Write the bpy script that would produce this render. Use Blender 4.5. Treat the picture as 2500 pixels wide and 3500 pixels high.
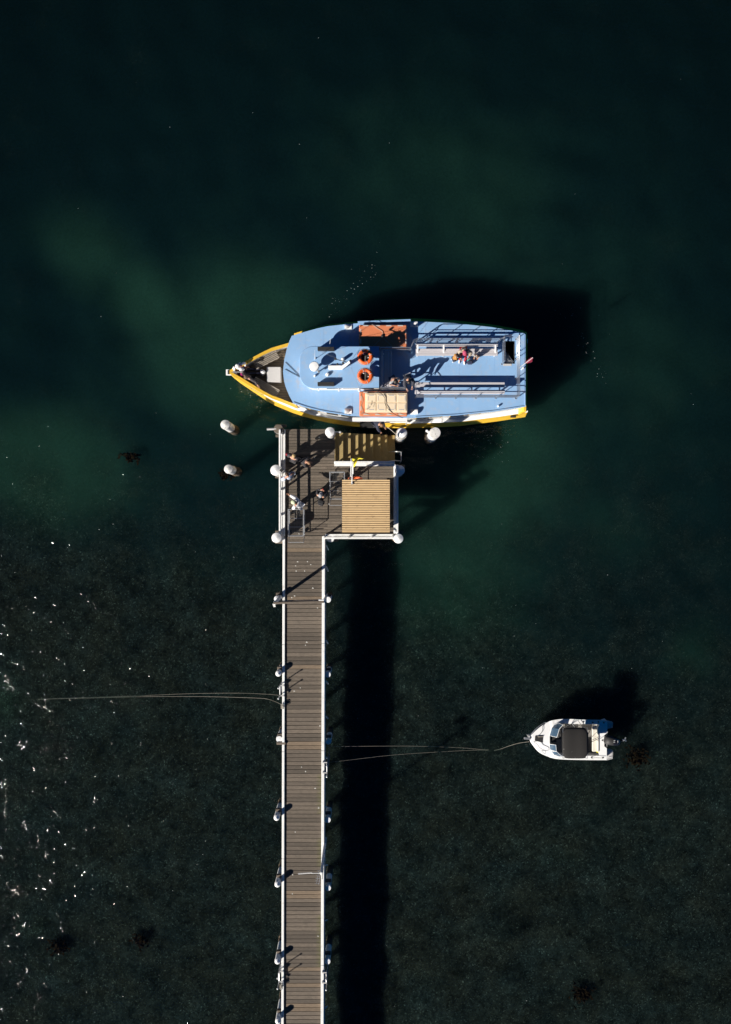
import bpy, bmesh, math, random
import numpy as np
from mathutils import Vector, Matrix, Quaternion
R = math.radians
scene = bpy.context.scene
for o in list(bpy.data.objects):
    bpy.data.objects.remove(o)

# ------------------------------------------------------------------ camera
CAM_Z, TAN = 45.0, 0.607
cam_d = bpy.data.cameras.new('camera')
cam_d.sensor_fit = 'VERTICAL'; cam_d.sensor_height = 36.0; cam_d.lens = 18.0 / TAN
cam_d.clip_end = 1000
cam = bpy.data.objects.new('camera', cam_d)
scene.collection.objects.link(cam)
cam.location = (0, 0, CAM_Z)
scene.camera = cam

# ------------------------------------------------------------------ sky and sun
SUN_EL, SX, SY = R(33), 0.818, 0.575          # shadows run towards (SX, SY)
world = bpy.data.worlds.new('World'); scene.world = world
world.use_nodes = True
wn = world.node_tree
sky = wn.nodes.new('ShaderNodeTexSky'); sky.sky_type = 'NISHITA'
sky.sun_disc = False; sky.sun_elevation = SUN_EL; sky.sun_rotation = R(234.9)
sky.air_density = 0.35; sky.dust_density = 0.0; sky.ozone_density = 4.0
hsv = wn.nodes.new('ShaderNodeHueSaturation'); hsv.inputs['Saturation'].default_value = 1.4; hsv.inputs['Value'].default_value = 0.85
wn.links.new(sky.outputs[0], hsv.inputs['Color']); wn.links.new(hsv.outputs[0], wn.nodes['Background'].inputs[0])
wn.nodes['Background'].inputs[1].default_value = 0.05
sun_d = bpy.data.lights.new('sun', 'SUN'); sun_d.energy = 5.0; sun_d.angle = R(0.53)
sun_d.color = (1.0, 0.94, 0.85)
sun = bpy.data.objects.new('sun', sun_d); scene.collection.objects.link(sun)
sdir = Vector((SX * math.cos(SUN_EL), SY * math.cos(SUN_EL), -math.sin(SUN_EL)))
sun.rotation_euler = sdir.to_track_quat('-Z', 'Y').to_euler()
sun.location = (-40, -28, 35)
scene.view_settings.view_transform = 'Standard'
scene.view_settings.look = 'None'
scene.view_settings.exposure = 0.62
scene.view_settings.gamma = 1.0
scene.view_settings.use_curve_mapping = False
scene.cycles.use_denoising = True
scene.cycles.max_bounces = 8
scene.cycles.transparent_max_bounces = 12
scene.cycles.volume_bounces = 0
scene.cycles.sample_clamp_indirect = 4.0

# ------------------------------------------------------------------ helpers
K = 2 * TAN / 3500.0
def W(px, py, z=0.0):
    """survey: a point of the place read off the aerial plan (plan units) at height z"""
    k = K * (CAM_Z - z)
    return Vector(((px - 1250) * k, (1750 - py) * k, z))
def V(*a): return Vector(a)
rnd = random.Random(7)

class MB:
    def __init__(s): s.v = []; s.f = []
    def add(s, vs, fs):
        n = len(s.v); s.v += [Vector(p) for p in vs]; s.f += [tuple(i + n for i in f) for f in fs]; return s
    def box(s, c, size, rz=0.0, M=None):
        c = Vector(c); hx, hy, hz = [d / 2 for d in size]
        M = M or Matrix.Rotation(rz, 3, 'Z')
        vs = [c + M @ Vector((x, y, z)) for x in (-hx, hx) for y in (-hy, hy) for z in (-hz, hz)]
        return s.add(vs, [(0, 1, 3, 2), (4, 6, 7, 5), (0, 4, 5, 1), (2, 3, 7, 6), (0, 2, 6, 4), (1, 5, 7, 3)])
    def cbox(s, c, size, ch=0.01, rz=0.0, M=None):
        """box with chamfered edges"""
        c = Vector(c); h = [d / 2 for d in size]; ch = min(ch, min(h) * 0.9)
        M = M or Matrix.Rotation(rz, 3, 'Z')
        bm = bmesh.new(); bmesh.ops.create_cube(bm, size=2.0)
        for v in bm.verts: v.co = Vector((v.co.x * h[0], v.co.y * h[1], v.co.z * h[2]))
        bmesh.ops.bevel(bm, geom=list(bm.edges), offset=ch, segments=1, affect='EDGES', profile=0.5)
        bm.verts.index_update()
        vs = [c + M @ v.co for v in bm.verts]; fs = [tuple(v.index for v in f.verts) for f in bm.faces]
        bm.free(); return s.add(vs, fs)
    def bar(s, p0, p1, w, h, up=(0, 0, 1), ch=0.0):
        p0, p1 = Vector(p0), Vector(p1); d = p1 - p0; L = d.length
        x = d / L; up = Vector(up)
        if abs(x.dot(up)) > 0.98: up = Vector((0, 1, 0))
        y = up.cross(x).normalized(); z = x.cross(y)
        M = Matrix((x, y, z)).transposed()
        return s.cbox((p0 + p1) / 2, (L, w, h), ch, M=M) if ch else s.box((p0 + p1) / 2, (L, w, h), M=M)
    def tube(s, pts, r, seg=8, closed=False, caps=True):
        pts = [Vector(p) for p in pts]; n = len(pts)
        rr = r if isinstance(r, (list, tuple)) else [r] * n
        rings = []; prev = None
        for i in range(n):
            if closed: t = pts[(i + 1) % n] - pts[i - 1]
            else: t = pts[min(i + 1, n - 1)] - pts[max(i - 1, 0)]
            t.normalize()
            if prev is None:
                a = Vector((0, 0, 1)) if abs(t.z) < 0.9 else Vector((1, 0, 0))
                u = t.cross(a).normalized()
            else:
                u = (prev - t * prev.dot(t)).normalized()
            prev = u; w = t.cross(u)
            rings.append([pts[i] + (u * math.cos(2 * math.pi * k / seg) + w * math.sin(2 * math.pi * k / seg)) * rr[i] for k in range(seg)])
        return s.rings(rings, closed, caps)
    def rings(s, rings, closed=False, caps=True):
        n = len(rings); seg = len(rings[0]); vs = [p for r in rings for p in r]; fs = []
        for i in range(n if closed else n - 1):
            j = (i + 1) % n
            for k in range(seg):
                l = (k + 1) % seg
                fs.append((i * seg + k, i * seg + l, j * seg + l, j * seg + k))
        if caps and not closed:
            fs.append(tuple(range(seg))[::-1]); fs.append(tuple((n - 1) * seg + k for k in range(seg)))
        return s.add(vs, fs)
    def lathe(s, c, prof, seg=20, axis=(0, 0, 1), caps=True):
        """prof: (radius, height) pairs along axis from c"""
        c = Vector(c); q = Vector((0, 0, 1)).rotation_difference(Vector(axis).normalized())
        rings = []
        for r, h in prof:
            r = max(r, 0.0005)
            rings.append([c + q @ Vector((r * math.cos(2 * math.pi * k / seg), r * math.sin(2 * math.pi * k / seg), h)) for k in range(seg)])
        return s.rings(rings, False, caps)
    def ball(s, c, r, seg=12, n=8, M=None):
        c = Vector(c); r = r if isinstance(r, (tuple, list)) else (r, r, r)
        M = M or Matrix.Identity(3); rings = []
        for i in range(n + 1):
            a = -math.pi / 2 + math.pi * i / n; cr = max(math.cos(a), 0.01)
            rings.append([c + M @ Vector((r[0] * cr * math.cos(2 * math.pi * k / seg), r[1] * cr * math.sin(2 * math.pi * k / seg), r[2] * math.sin(a))) for k in range(seg)])
        return s.rings(rings)
    def prism(s, pts, z0, z1):
        n = len(pts); vs = [Vector((p[0], p[1], z0)) for p in pts] + [Vector((p[0], p[1], z1)) for p in pts]
        fs = [tuple(range(n))[::-1], tuple(range(n, 2 * n))] + [(i, (i + 1) % n, n + (i + 1) % n, n + i) for i in range(n)]
        return s.add(vs, fs)
    def sheet(s, grid):
        nu, nv = len(grid), len(grid[0])
        return s.add([p for row in grid for p in row], [(i * nv + j, (i + 1) * nv + j, (i + 1) * nv + j + 1, i * nv + j + 1) for i in range(nu - 1) for j in range(nv - 1)])
    def mesh(s, name, mat, origin=(0, 0, 0), smooth=None, fix=True):
        o = Vector(origin); me = bpy.data.meshes.new(name)
        me.from_pydata([tuple(p - o) for p in s.v], [], s.f)
        if fix:
            bm = bmesh.new(); bm.from_mesh(me); bmesh.ops.recalc_face_normals(bm, faces=bm.faces); bm.to_mesh(me); bm.free()
        if smooth is not None:
            me.shade_smooth(); me.set_sharp_from_angle(angle=R(smooth))
        me.materials.append(mat); return me
    def build(s, name, mat, parent=None, smooth=None, fix=True, **kw):
        o = world_origin(parent) if parent else Vector((0, 0, 0))
        return link(name, s.mesh(name, mat, o, smooth, fix), parent, **kw)

def world_origin(o):
    p = Vector((0, 0, 0))
    while o: p += o.location; o = o.parent
    return p
def link(name, data, parent=None, label=None, cat=None, group=None, kind=None, loc=None):
    ob = bpy.data.objects.new(name, data); scene.collection.objects.link(ob)
    if parent: ob.parent = parent
    if loc is not None: ob.location = loc
    return tag(ob, label, cat, group, kind)
def tag(ob, label=None, cat=None, group=None, kind=None):
    for k, v in (('label', label), ('category', cat), ('group', group), ('kind', kind)):
        if v: ob[k] = v
    return ob
def thing(name, loc, label, cat, group=None):
    e = link(name, None, None, label, cat, group, loc=Vector(loc)); e.empty_display_size = 0.2; return e
def mesh_thing(name, mb, mat, label, cat, group=None, smooth=None, origin=None):
    o = Vector(origin) if origin is not None else Vector((sum(p.x for p in mb.v) / len(mb.v), sum(p.y for p in mb.v) / len(mb.v), min(p.z for p in mb.v)))
    ob = link(name, mb.mesh(name, mat, o, smooth), None, label, cat, group, loc=o); return ob
def lerp(t, table):
    if t <= table[0][0]: return table[0][1]
    for (a, b), (c, d) in zip(table, table[1:]):
        if t <= c: return b + (d - b) * (t - a) / (c - a)
    return table[-1][1]
def curve(pts, n=6):
    """Catmull-Rom through the points"""
    P = [Vector(p) for p in pts]; P = [2 * P[0] - P[1]] + P + [2 * P[-1] - P[-2]]; out = []
    for i in range(1, len(P) - 2):
        for k in range(n):
            t = k / n; a, b, c, d = P[i - 1:i + 3]
            out.append(0.5 * ((2 * b) + (c - a) * t + (2 * a - 5 * b + 4 * c - d) * t * t + (3 * b - a - 3 * c + d) * t ** 3))
    return out + [P[-2]]

# ------------------------------------------------------------------ materials
MATS = {}
def pm(name, col, rough=0.6, var=0.10, scale=6.0, metal=0.0, bump=0.0, objvar=0.0, stretch=None, dirt=None, dirt_amt=0.0, dirt_scale=2.0, spec=0.5, coat=0.0):
    """procedural paint, wood, metal or cloth: base colour broken up by noise, optional stains and grain relief"""
    m = bpy.data.materials.new(name); m.use_nodes = True; nt = m.node_tree; N = nt.nodes; L = nt.links
    b = N['Principled BSDF']; b.inputs['Roughness'].default_value = rough; b.inputs['Metallic'].default_value = metal
    b.inputs['Specular IOR Level'].default_value = spec
    if coat: b.inputs['Coat Weight'].default_value = coat
    tc = N.new('ShaderNodeTexCoord'); src = tc.outputs['Object']
    if objvar:
        oi = N.new('ShaderNodeObjectInfo'); ad = N.new('ShaderNodeVectorMath'); ad.operation = 'MULTIPLY_ADD'
        cx = N.new('ShaderNodeCombineXYZ')
        for i in range(3): L.new(oi.outputs['Random'], cx.inputs[i])
        ad.inputs[1].default_value = (37, 53, 71); L.new(cx.outputs[0], ad.inputs[0]); L.new(src, ad.inputs[2]); src = ad.outputs[0]
    mp = N.new('ShaderNodeMapping'); L.new(src, mp.inputs[0]); mp.inputs['Scale'].default_value = stretch or (1, 1, 1)
    nz = N.new('ShaderNodeTexNoise'); nz.inputs['Scale'].default_value = scale; nz.inputs['Detail'].default_value = 6; nz.inputs['Roughness'].default_value = 0.65
    L.new(mp.outputs[0], nz.inputs['Vector'])
    mr = N.new('ShaderNodeMapRange'); mr.inputs[1].default_value = 0.25; mr.inputs[2].default_value = 0.75
    mr.inputs[3].default_value = 1 - var; mr.inputs[4].default_value = 1 + var
    L.new(nz.outputs[0], mr.inputs[0]); fac = mr.outputs[0]
    if objvar:
        m2 = N.new('ShaderNodeMapRange'); m2.inputs[3].default_value = 1 - objvar; m2.inputs[4].default_value = 1 + objvar
        L.new(oi.outputs['Random'], m2.inputs[0]); mu = N.new('ShaderNodeMath'); mu.operation = 'MULTIPLY'
        L.new(fac, mu.inputs[0]); L.new(m2.outputs[0], mu.inputs[1]); fac = mu.outputs[0]
    vm = N.new('ShaderNodeVectorMath'); vm.operation = 'SCALE'; vm.inputs[0].default_value = col
    L.new(fac, vm.inputs['Scale']); out = vm.outputs[0]
    if dirt:
        n2 = N.new('ShaderNodeTexNoise'); n2.inputs['Scale'].default_value = dirt_scale; n2.inputs['Detail'].default_value = 8; n2.inputs['Roughness'].default_value = 0.7
        L.new(src, n2.inputs['Vector']); rp = N.new('ShaderNodeMapRange'); rp.inputs[1].default_value = 0.52; rp.inputs[2].default_value = 0.72
        rp.inputs[3].default_value = 0; rp.inputs[4].default_value = dirt_amt; L.new(n2.outputs[0], rp.inputs[0])
        mx = N.new('ShaderNodeMix'); mx.data_type = 'RGBA'; L.new(rp.outputs[0], mx.inputs[0]); L.new(out, mx.inputs[6]); mx.inputs[7].default_value = (*dirt, 1); out = mx.outputs[2]
    L.new(out, b.inputs['Base Color'])
    if bump:
        bp = N.new('ShaderNodeBump'); bp.inputs['Strength'].default_value = bump; bp.inputs['Distance'].default_value = 0.01
        L.new(nz.outputs[0], bp.inputs['Height']); L.new(bp.outputs[0], b.inputs['Normal'])
    m['out'] = 1; MATS[name] = m; return m

M_white = pm('white_paint', (0.74, 0.74, 0.72), 0.55, 0.06, 4, bump=0.1, dirt=(0.38, 0.33, 0.26), dirt_amt=0.5, dirt_scale=3.5)
M_white2 = pm('white_gelcoat', (0.78, 0.78, 0.77), 0.3, 0.03, 3, dirt=(0.6, 0.57, 0.5), dirt_amt=0.25)
M_pilewhite = pm('pile_paint', (0.72, 0.72, 0.70), 0.6, 0.08, 5, bump=0.15, dirt=(0.2, 0.17, 0.13), dirt_amt=0.55, dirt_scale=4)
M_wood = pm('weathered_timber', (0.112, 0.090, 0.069), 0.85, 0.4, 5, bump=0.5, stretch=(1, 9, 9), objvar=0.32, dirt=(0.062, 0.053, 0.04), dirt_amt=0.55, dirt_scale=2.6)
M_darkwood = pm('dark_wet_timber', (0.055, 0.042, 0.03), 0.8, 0.4, 7, bump=0.6, dirt=(0.16, 0.11, 0.06), dirt_amt=0.7, dirt_scale=9)
M_ochre = pm('ochre_tread_timber', (0.32, 0.235, 0.095), 0.85, 0.3, 6, bump=0.5, stretch=(9, 1, 9), objvar=0.12, dirt=(0.2, 0.16, 0.09), dirt_amt=0.5)
M_blue = pm('pale_blue_deck_paint', (0.222, 0.385, 0.61), 0.6, 0.045, 1.6, bump=0.05, dirt=(0.40, 0.40, 0.42), dirt_amt=0.5, dirt_scale=2.2)
M_yellow = pm('yellow_hull_paint', (0.78, 0.48, 0.05), 0.4, 0.06, 2, dirt=(0.5, 0.27, 0.03), dirt_amt=0.3)
M_alu = pm('bench_aluminium', (0.52, 0.50, 0.52), 0.5, 0.06, 5, metal=0.15, stretch=(1, 8, 8))
M_steel = pm('galvanised_steel', (0.42, 0.43, 0.44), 0.4, 0.1, 20, metal=0.7)
M_rail = pm('stainless_rail', (0.55, 0.56, 0.58), 0.28, 0.05, 20, metal=0.85)
M_black = pm('black_rubber', (0.018, 0.017, 0.017), 0.6, 0.2, 12)
M_dark = pm('dark_interior', (0.012, 0.012, 0.012), 0.9, 0.2, 4)
M_glass = pm('dark_window_glass', (0.02, 0.016, 0.012), 0.08, 0.1, 3)
M_orange = pm('orange_raft', (0.56, 0.175, 0.075), 0.65, 0.09, 5, bump=0.1, dirt=(0.62, 0.3, 0.18), dirt_amt=0.5)
M_cream = pm('cream_raft_panel', (0.74, 0.6, 0.42), 0.6, 0.05, 5, dirt=(0.55, 0.45, 0.3), dirt_amt=0.3)
M_buoy = pm('orange_lifebuoy', (0.78, 0.115, 0.012), 0.5, 0.06, 6)
M_tape = pm('grey_reflective_tape', (0.46, 0.44, 0.42), 0.4, 0.08, 20)
M_rope = pm('pale_rope', (0.34, 0.31, 0.26), 0.85, 0.25, 60, bump=0.4)
M_roof = pm('tan_corrugated_steel', (0.5, 0.355, 0.19), 0.5, 0.06, 2.5, dirt=(0.3, 0.19, 0.1), dirt_amt=0.35, dirt_scale=3)
M_deckwood = pm('foredeck_planking', (0.135, 0.105, 0.072), 0.8, 0.35, 4, bump=0.4, stretch=(0.6, 14, 1))
M_benchwood = pm('grey_slat_timber', (0.27, 0.24, 0.2), 0.8, 0.25, 8, bump=0.4, objvar=0.12)
M_greylid = pm('grey_hatch_paint', (0.47, 0.46, 0.45), 0.6, 0.05, 12, bump=0.05)
M_flagred = pm('red_flag_cloth', (0.2, 0.006, 0.028), 0.8, 0.1, 8)
M_flagyel = pm('yellow_flag_cloth', (0.62, 0.52, 0.03), 0.8, 0.2, 6)
M_weed = pm('brown_kelp', (0.010, 0.0062, 0.0034), 0.9, 0.5, 9, spec=0.0)
M_navy = pm('navy_cloth', (0.02, 0.025, 0.06), 0.9, 0.2, 15)
M_lilac = pm('shadow_grey_paint', (0.36, 0.36, 0.4), 0.6, 0.05, 6)
M_canvas = pm('black_canvas', (0.013, 0.0115, 0.0105), 0.85, 0.15, 10, bump=0.2)
M_vinyl = pm('cream_vinyl', (0.6, 0.57, 0.5), 0.5, 0.05, 8)
M_floor = pm('grey_cockpit_carpet', (0.2, 0.19, 0.175), 0.95, 0.2, 20)
M_motor = pm('black_motor_cowl', (0.012, 0.012, 0.015), 0.22, 0.1, 6, coat=0.5)
M_letter = pm('black_lettering', (0.01, 0.01, 0.01), 0.6, 0.05, 6)
M_letterw = pm('white_lettering', (0.75, 0.75, 0.75), 0.5, 0.05, 6)
M_blueglass = pm('blue_tinted_screen', (0.05, 0.09, 0.14), 0.08, 0.1, 3)
M_drop = pm('bird_dropping', (0.55, 0.54, 0.5), 0.8, 0.2, 30)

M_line = pm('weathered_line', (0.2, 0.18, 0.15), 0.9, 0.3, 40)
M_woodnew = pm('replaced_plank_timber', (0.155, 0.115, 0.078), 0.85, 0.35, 5, bump=0.5, stretch=(1, 9, 9), objvar=0.15, dirt=(0.07, 0.058, 0.042), dirt_amt=0.5, dirt_scale=3)
def moss_timber():
    """weathered board with green algae at its damp ends"""
    m = M_wood.copy(); m.name = 'mossy_timber'; nt = m.node_tree; N = nt.nodes; L = nt.links; b = N['Principled BSDF']
    src = b.inputs['Base Color'].links[0].from_socket; tc = N.new('ShaderNodeTexCoord'); sp = N.new('ShaderNodeSeparateXYZ'); L.new(tc.outputs['Object'], sp.inputs[0])
    nz = N.new('ShaderNodeTexNoise'); nz.inputs['Scale'].default_value = 4; nz.inputs['Detail'].default_value = 6; L.new(tc.outputs['Object'], nz.inputs[0])
    ad = N.new('ShaderNodeMath'); ad.operation = 'MULTIPLY_ADD'; ad.inputs[1].default_value = 1.1; L.new(nz.outputs[0], ad.inputs[0]); L.new(sp.outputs[0], ad.inputs[2])
    mr = N.new('ShaderNodeMapRange'); mr.inputs[1].default_value = 1.15; mr.inputs[2].default_value = 1.6; mr.inputs[4].default_value = 0.6; L.new(ad.outputs[0], mr.inputs[0])
    mx = N.new('ShaderNodeMix'); mx.data_type = 'RGBA'; L.new(mr.outputs[0], mx.inputs[0]); L.new(src, mx.inputs[6]); mx.inputs[7].default_value = (.075, .08, .018, 1); L.new(mx.outputs[2], b.inputs['Base Color'])
    return m
M_woodmoss = moss_timber()
def stain_blue():
    """rust-brown and pale scuffs running across the deck paint"""
    nt = M_blue.node_tree; N = nt.nodes; L = nt.links; b = N['Principled BSDF']
    src = b.inputs['Base Color'].links[0].from_socket; tc = N.new('ShaderNodeTexCoord')
    for sc, st, lo, hi, amt, col in ((1.3, (2.2, .8, 1), .58, .74, .5, (.34, .29, .27)), (3.0, (.8, 2.5, 1), .60, .75, .4, (.42, .5, .6)), (7, (1, 1, 1), .64, .72, .5, (.16, .2, .3))):
        mp = N.new('ShaderNodeMapping'); mp.inputs['Scale'].default_value = st; L.new(tc.outputs['Object'], mp.inputs[0])
        nz = N.new('ShaderNodeTexNoise'); nz.inputs['Scale'].default_value = sc; nz.inputs['Detail'].default_value = 7; nz.inputs['Roughness'].default_value = .72; L.new(mp.outputs[0], nz.inputs[0])
        mr = N.new('ShaderNodeMapRange'); mr.inputs[1].default_value = lo; mr.inputs[2].default_value = hi; mr.inputs[4].default_value = amt; L.new(nz.outputs[0], mr.inputs[0])
        mx = N.new('ShaderNodeMix'); mx.data_type = 'RGBA'; L.new(mr.outputs[0], mx.inputs[0]); L.new(src, mx.inputs[6]); mx.inputs[7].default_value = (*col, 1); src = mx.outputs[2]
    L.new(src, b.inputs['Base Color'])
stain_blue()
# ------------------------------------------------------------------ seabed and water
def seabed_height(x, y):
    return -0.55
def build_seabed():
    nx, ny = 300, 380; x0, x1, y0, y1 = -60.0, 60.0, -75.0, 75.0
    far = [140.0, 400.0, 1600.0]
    xs = np.concatenate([[-f for f in far[::-1]], np.linspace(x0, x1, nx), far]); ys = np.concatenate([[-f for f in far[::-1]], np.linspace(y0, y1, ny), far]); nx += 6; ny += 6
    X, Y = np.meshgrid(xs, ys, indexing='ij')
    k0 = K * (CAM_Z + 0.55)
    PX = X / k0 + 1250; PY = 1750 - Y / k0
    # sandy shoals between the weed beds: centre, half axes, tilt, amount
    shoals = [(830, 1180, 300, 260, 0.2, 1.0), (300, 860, 190, 150, 0.7, 0.60), (520, 1040, 230, 130, 0.7, 0.75),
              (1560, 640, 520, 340, 0.35, 0.40), (1900, 900, 420, 330, 0.2, 0.30), (2150, 1250, 380, 330, 0, 0.34),
              (1620, 1560, 330, 330, 0.4, 0.85), (1540, 1950, 300, 300, 0.2, 0.7), (160, 1600, 280, 200, 0.2, 1.0),
              (930, 950, 260, 80, 0.1, 0.5), (1250, 540, 330, 200, 0.2, 0.28), (2000, 1750, 330, 180, 0.4, 0.30),
              (0, 2390, 70, 90, 0, 0.7), (120, 3170, 80, 45, 0, 0.4), (2380, 2230, 110, 130, 0.5, 0.4), (1900, 2930, 160, 60, 0.3, 0.25),
              (650, 1330, 200, 160, 0.2, 0.5), (330, 1400, 300, 300, 0, 0.18), (1000, 400, 700, 300, 0, 0.10), (1350, 2100, 160, 260, 0, .22),
              (650, 1950, 420, 120, 0.1, 0.18), (1750, 1250, 900, 900, 0, 0.26), (700, 1150, 650, 500, 0, .24), (1250, 1450, 300, 200, 0, 0.6)]
    sand = np.zeros_like(X)
    for cx, cy, ax, ay, t, a in shoals:
        dx, dy = PX - cx, PY - cy
        u = (dx * math.cos(t) + dy * math.sin(t)) / ax; v = (-dx * math.sin(t) + dy * math.cos(t)) / ay
        sand = np.maximum(sand, a * np.exp(-(u * u + v * v) * 0.9)) + 0.15 * a * np.exp(-(u * u + v * v))
    sand = np.clip(sand, 0, 1)
    vignette = np.interp(PY, [-200, 250, 900, 1500], [0.6, 0.75, 1.0, 1.0]) * np.interp(np.abs(PX - 1250), [0, 700, 1250, 1700], [1.0, 1.0, .85, .7])  # vignette painted into the bottom colour: darker northward and towards both sides
    cob = 1 / (1 + np.exp(-np.clip((PY - (1860 + 0.24 * (PX - 600))) / (130.0 + 0.13 * np.clip(PX - 600, 0, 1600)), -40, 40)))      # pebble bed towards the shore
    Z = np.interp(PY, [0, 1250, 1500, 1800, 2000, 2250, 2700, 3400, 4500], [-.32, -.32, -.5, -.9, -.95, -.75, -.55, -.42, -.40])
    r = np.random.RandomState(3)
    for i in range(26):                                   # low hummocks and hollows of the bottom
        th_, lam = r.uniform(0, 6.28), r.uniform(1.1, 4.5)
        Z += 0.008 * lam ** .5 * np.sin((X * math.cos(th_) + Y * math.sin(th_)) * 6.283 / lam + r.uniform(0, 6.28))
    Z = np.minimum(Z, -0.12)
    me = bpy.data.meshes.new('seabed')
    vs = np.stack([X, Y, Z], -1).reshape(-1, 3)
    fs = [(i * ny + j, (i + 1) * ny + j, (i + 1) * ny + j + 1, i * ny + j + 1) for i in range(nx - 1) for j in range(ny - 1)]
    me.from_pydata(vs.tolist(), [], fs)
    for nm, arr in (('sand', sand), ('pebble', cob), ('edge_dim', vignette)):
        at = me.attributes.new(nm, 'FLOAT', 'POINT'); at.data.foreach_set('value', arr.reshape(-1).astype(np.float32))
    me.shade_smooth()
    m = bpy.data.materials.new('seabed_sand_weed_pebbles'); m.use_nodes = True; nt = m.node_tree; N = nt.nodes; L = nt.links
    b = N['Principled BSDF']; b.inputs['Roughness'].default_value = 1; b.inputs['Specular IOR Level'].default_value = 0
    tc = N.new('ShaderNodeTexCoord')
    def noise(sc, det=5, rough=0.6, dist=0.0):
        n = N.new('ShaderNodeTexNoise'); n.inputs['Scale'].default_value = sc; n.inputs['Detail'].default_value = det
        n.inputs['Roughness'].default_value = rough; n.inputs['Distortion'].default_value = dist
        L.new(tc.outputs['Object'], n.inputs['Vector']); return n.outputs[0]
    def math_(op, a, c, d=None):
        n = N.new('ShaderNodeMath'); n.operation = op
        for i, q in enumerate((a, c, d)):
            if q is None: continue
            if isinstance(q, (int, float)): n.inputs[i].default_value = q
            else: L.new(q, n.inputs[i])
        return n.outputs[0]
    def rng(v, a, c, d=0.0, e=1.0, smooth=False):
        n = N.new('ShaderNodeMapRange')
        if smooth: n.interpolation_type = 'SMOOTHSTEP'
        L.new(v, n.inputs[0])
        for i, q in enumerate((a, c, d, e)): n.inputs[1 + i].default_value = q
        return n.outputs[0]
    def mixc(f, a, c):
        n = N.new('ShaderNodeMix'); n.data_type = 'RGBA'
        if isinstance(f, float): n.inputs[0].default_value = f
        else: L.new(f, n.inputs[0])
        for i, q in ((6, a), (7, c)):
            if isinstance(q, tuple): n.inputs[i].default_value = (*q, 1)
            else: L.new(q, n.inputs[i])
        return n.outputs[2]
    def attr(nm):
        a = N.new('ShaderNodeAttribute'); a.attribute_name = nm; return a.outputs['Fac']
    s = math_('ADD', attr('sand'), math_('MULTIPLY', rng(noise(0.22, 5, 0.6), 0.3, 0.7, -0.5, 0.5), 0.22))
    s = rng(s, 0.05, 0.95, 0, 1, True)
    weed_sand = mixc(s, (0.0024, 0.0084, 0.0098), (0.0092, 0.0275, 0.0202))
    fine = rng(noise(9.0, 6, 0.7), 0.3, 0.72, 0.8, 1.2)
    dn = N.new('ShaderNodeTexNoise'); dn.inputs['Scale'].default_value = 6; dn.inputs['Detail'].default_value = 3; L.new(tc.outputs['Object'], dn.inputs['Vector'])
    dv = N.new('ShaderNodeVectorMath'); dv.operation = 'MULTIPLY_ADD'; dv.inputs[1].default_value = (.3, .3, .3); L.new(dn.outputs['Color'], dv.inputs[0]); L.new(tc.outputs['Object'], dv.inputs[2])
    vo = N.new('ShaderNodeTexVoronoi'); vo.inputs['Scale'].default_value = 12.0; vo.inputs['Randomness'].default_value = 1
    L.new(dv.outputs[0], vo.inputs['Vector'])
    cell = N.new('ShaderNodeSeparateColor'); L.new(vo.outputs['Color'], cell.inputs[0])
    stone = math_('MULTIPLY', rng(cell.outputs[0], 0.66, 1.0, 0, 3.6), rng(vo.outputs['Distance'], 0.15, 0.5, 1, 0))
    peb = math_('ADD', rng(cell.outputs[1], 0, 1, 0.5, 1.1), stone)
    peb = math_('MULTIPLY', peb, rng(noise(1.6, 8, 0.78), 0.32, 0.68, 0.35, 1.75))
    peb = math_('MULTIPLY', peb, rng(noise(0.45, 4, 0.6), 0.36, 0.64, 0.80, 1.2))
    v2 = N.new('ShaderNodeVectorMath'); v2.operation = 'SCALE'; L.new(peb, v2.inputs['Scale'])
    pc = mixc(rng(noise(0.5, 4), 0.35, 0.65), (0.0088, 0.0128, 0.0122), (0.0108, 0.0128, 0.0104))
    pc = mixc(math_('MULTIPLY', s, 0.75), pc, (0.011, 0.0195, 0.0140))
    L.new(pc, v2.inputs[0])
    v1 = N.new('ShaderNodeVectorMath'); v1.operation = 'SCALE'; L.new(weed_sand, v1.inputs[0]); L.new(math_('MULTIPLY', fine, attr('edge_dim')), v1.inputs['Scale'])
    pmask = rng(math_('ADD', attr('pebble'), rng(noise(0.35, 5, 0.65), 0.3, 0.7, -0.2, 0.2)), 0.0, 1.0, 0, 1, True)
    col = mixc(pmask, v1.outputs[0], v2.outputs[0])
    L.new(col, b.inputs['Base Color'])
    b.subsurface_method = 'BURLEY'
    b.inputs['Subsurface Weight'].default_value = 1.0; b.inputs['Subsurface Radius'].default_value = (1, 1, 1); L.new(rng(attr('pebble'), 0, 1, 2.6, 0.85), b.inputs['Subsurface Scale'])
    bp = N.new('ShaderNodeBump'); bp.inputs['Distance'].default_value = 0.04; bp.inputs['Strength'].default_value = 0.6
    L.new(math_('MULTIPLY', peb, pmask), bp.inputs['Height']); L.new(bp.outputs[0], b.inputs['Normal'])
    me.materials.append(m)
    return link('seabed', me, kind='structure')
build_seabed()

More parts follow.
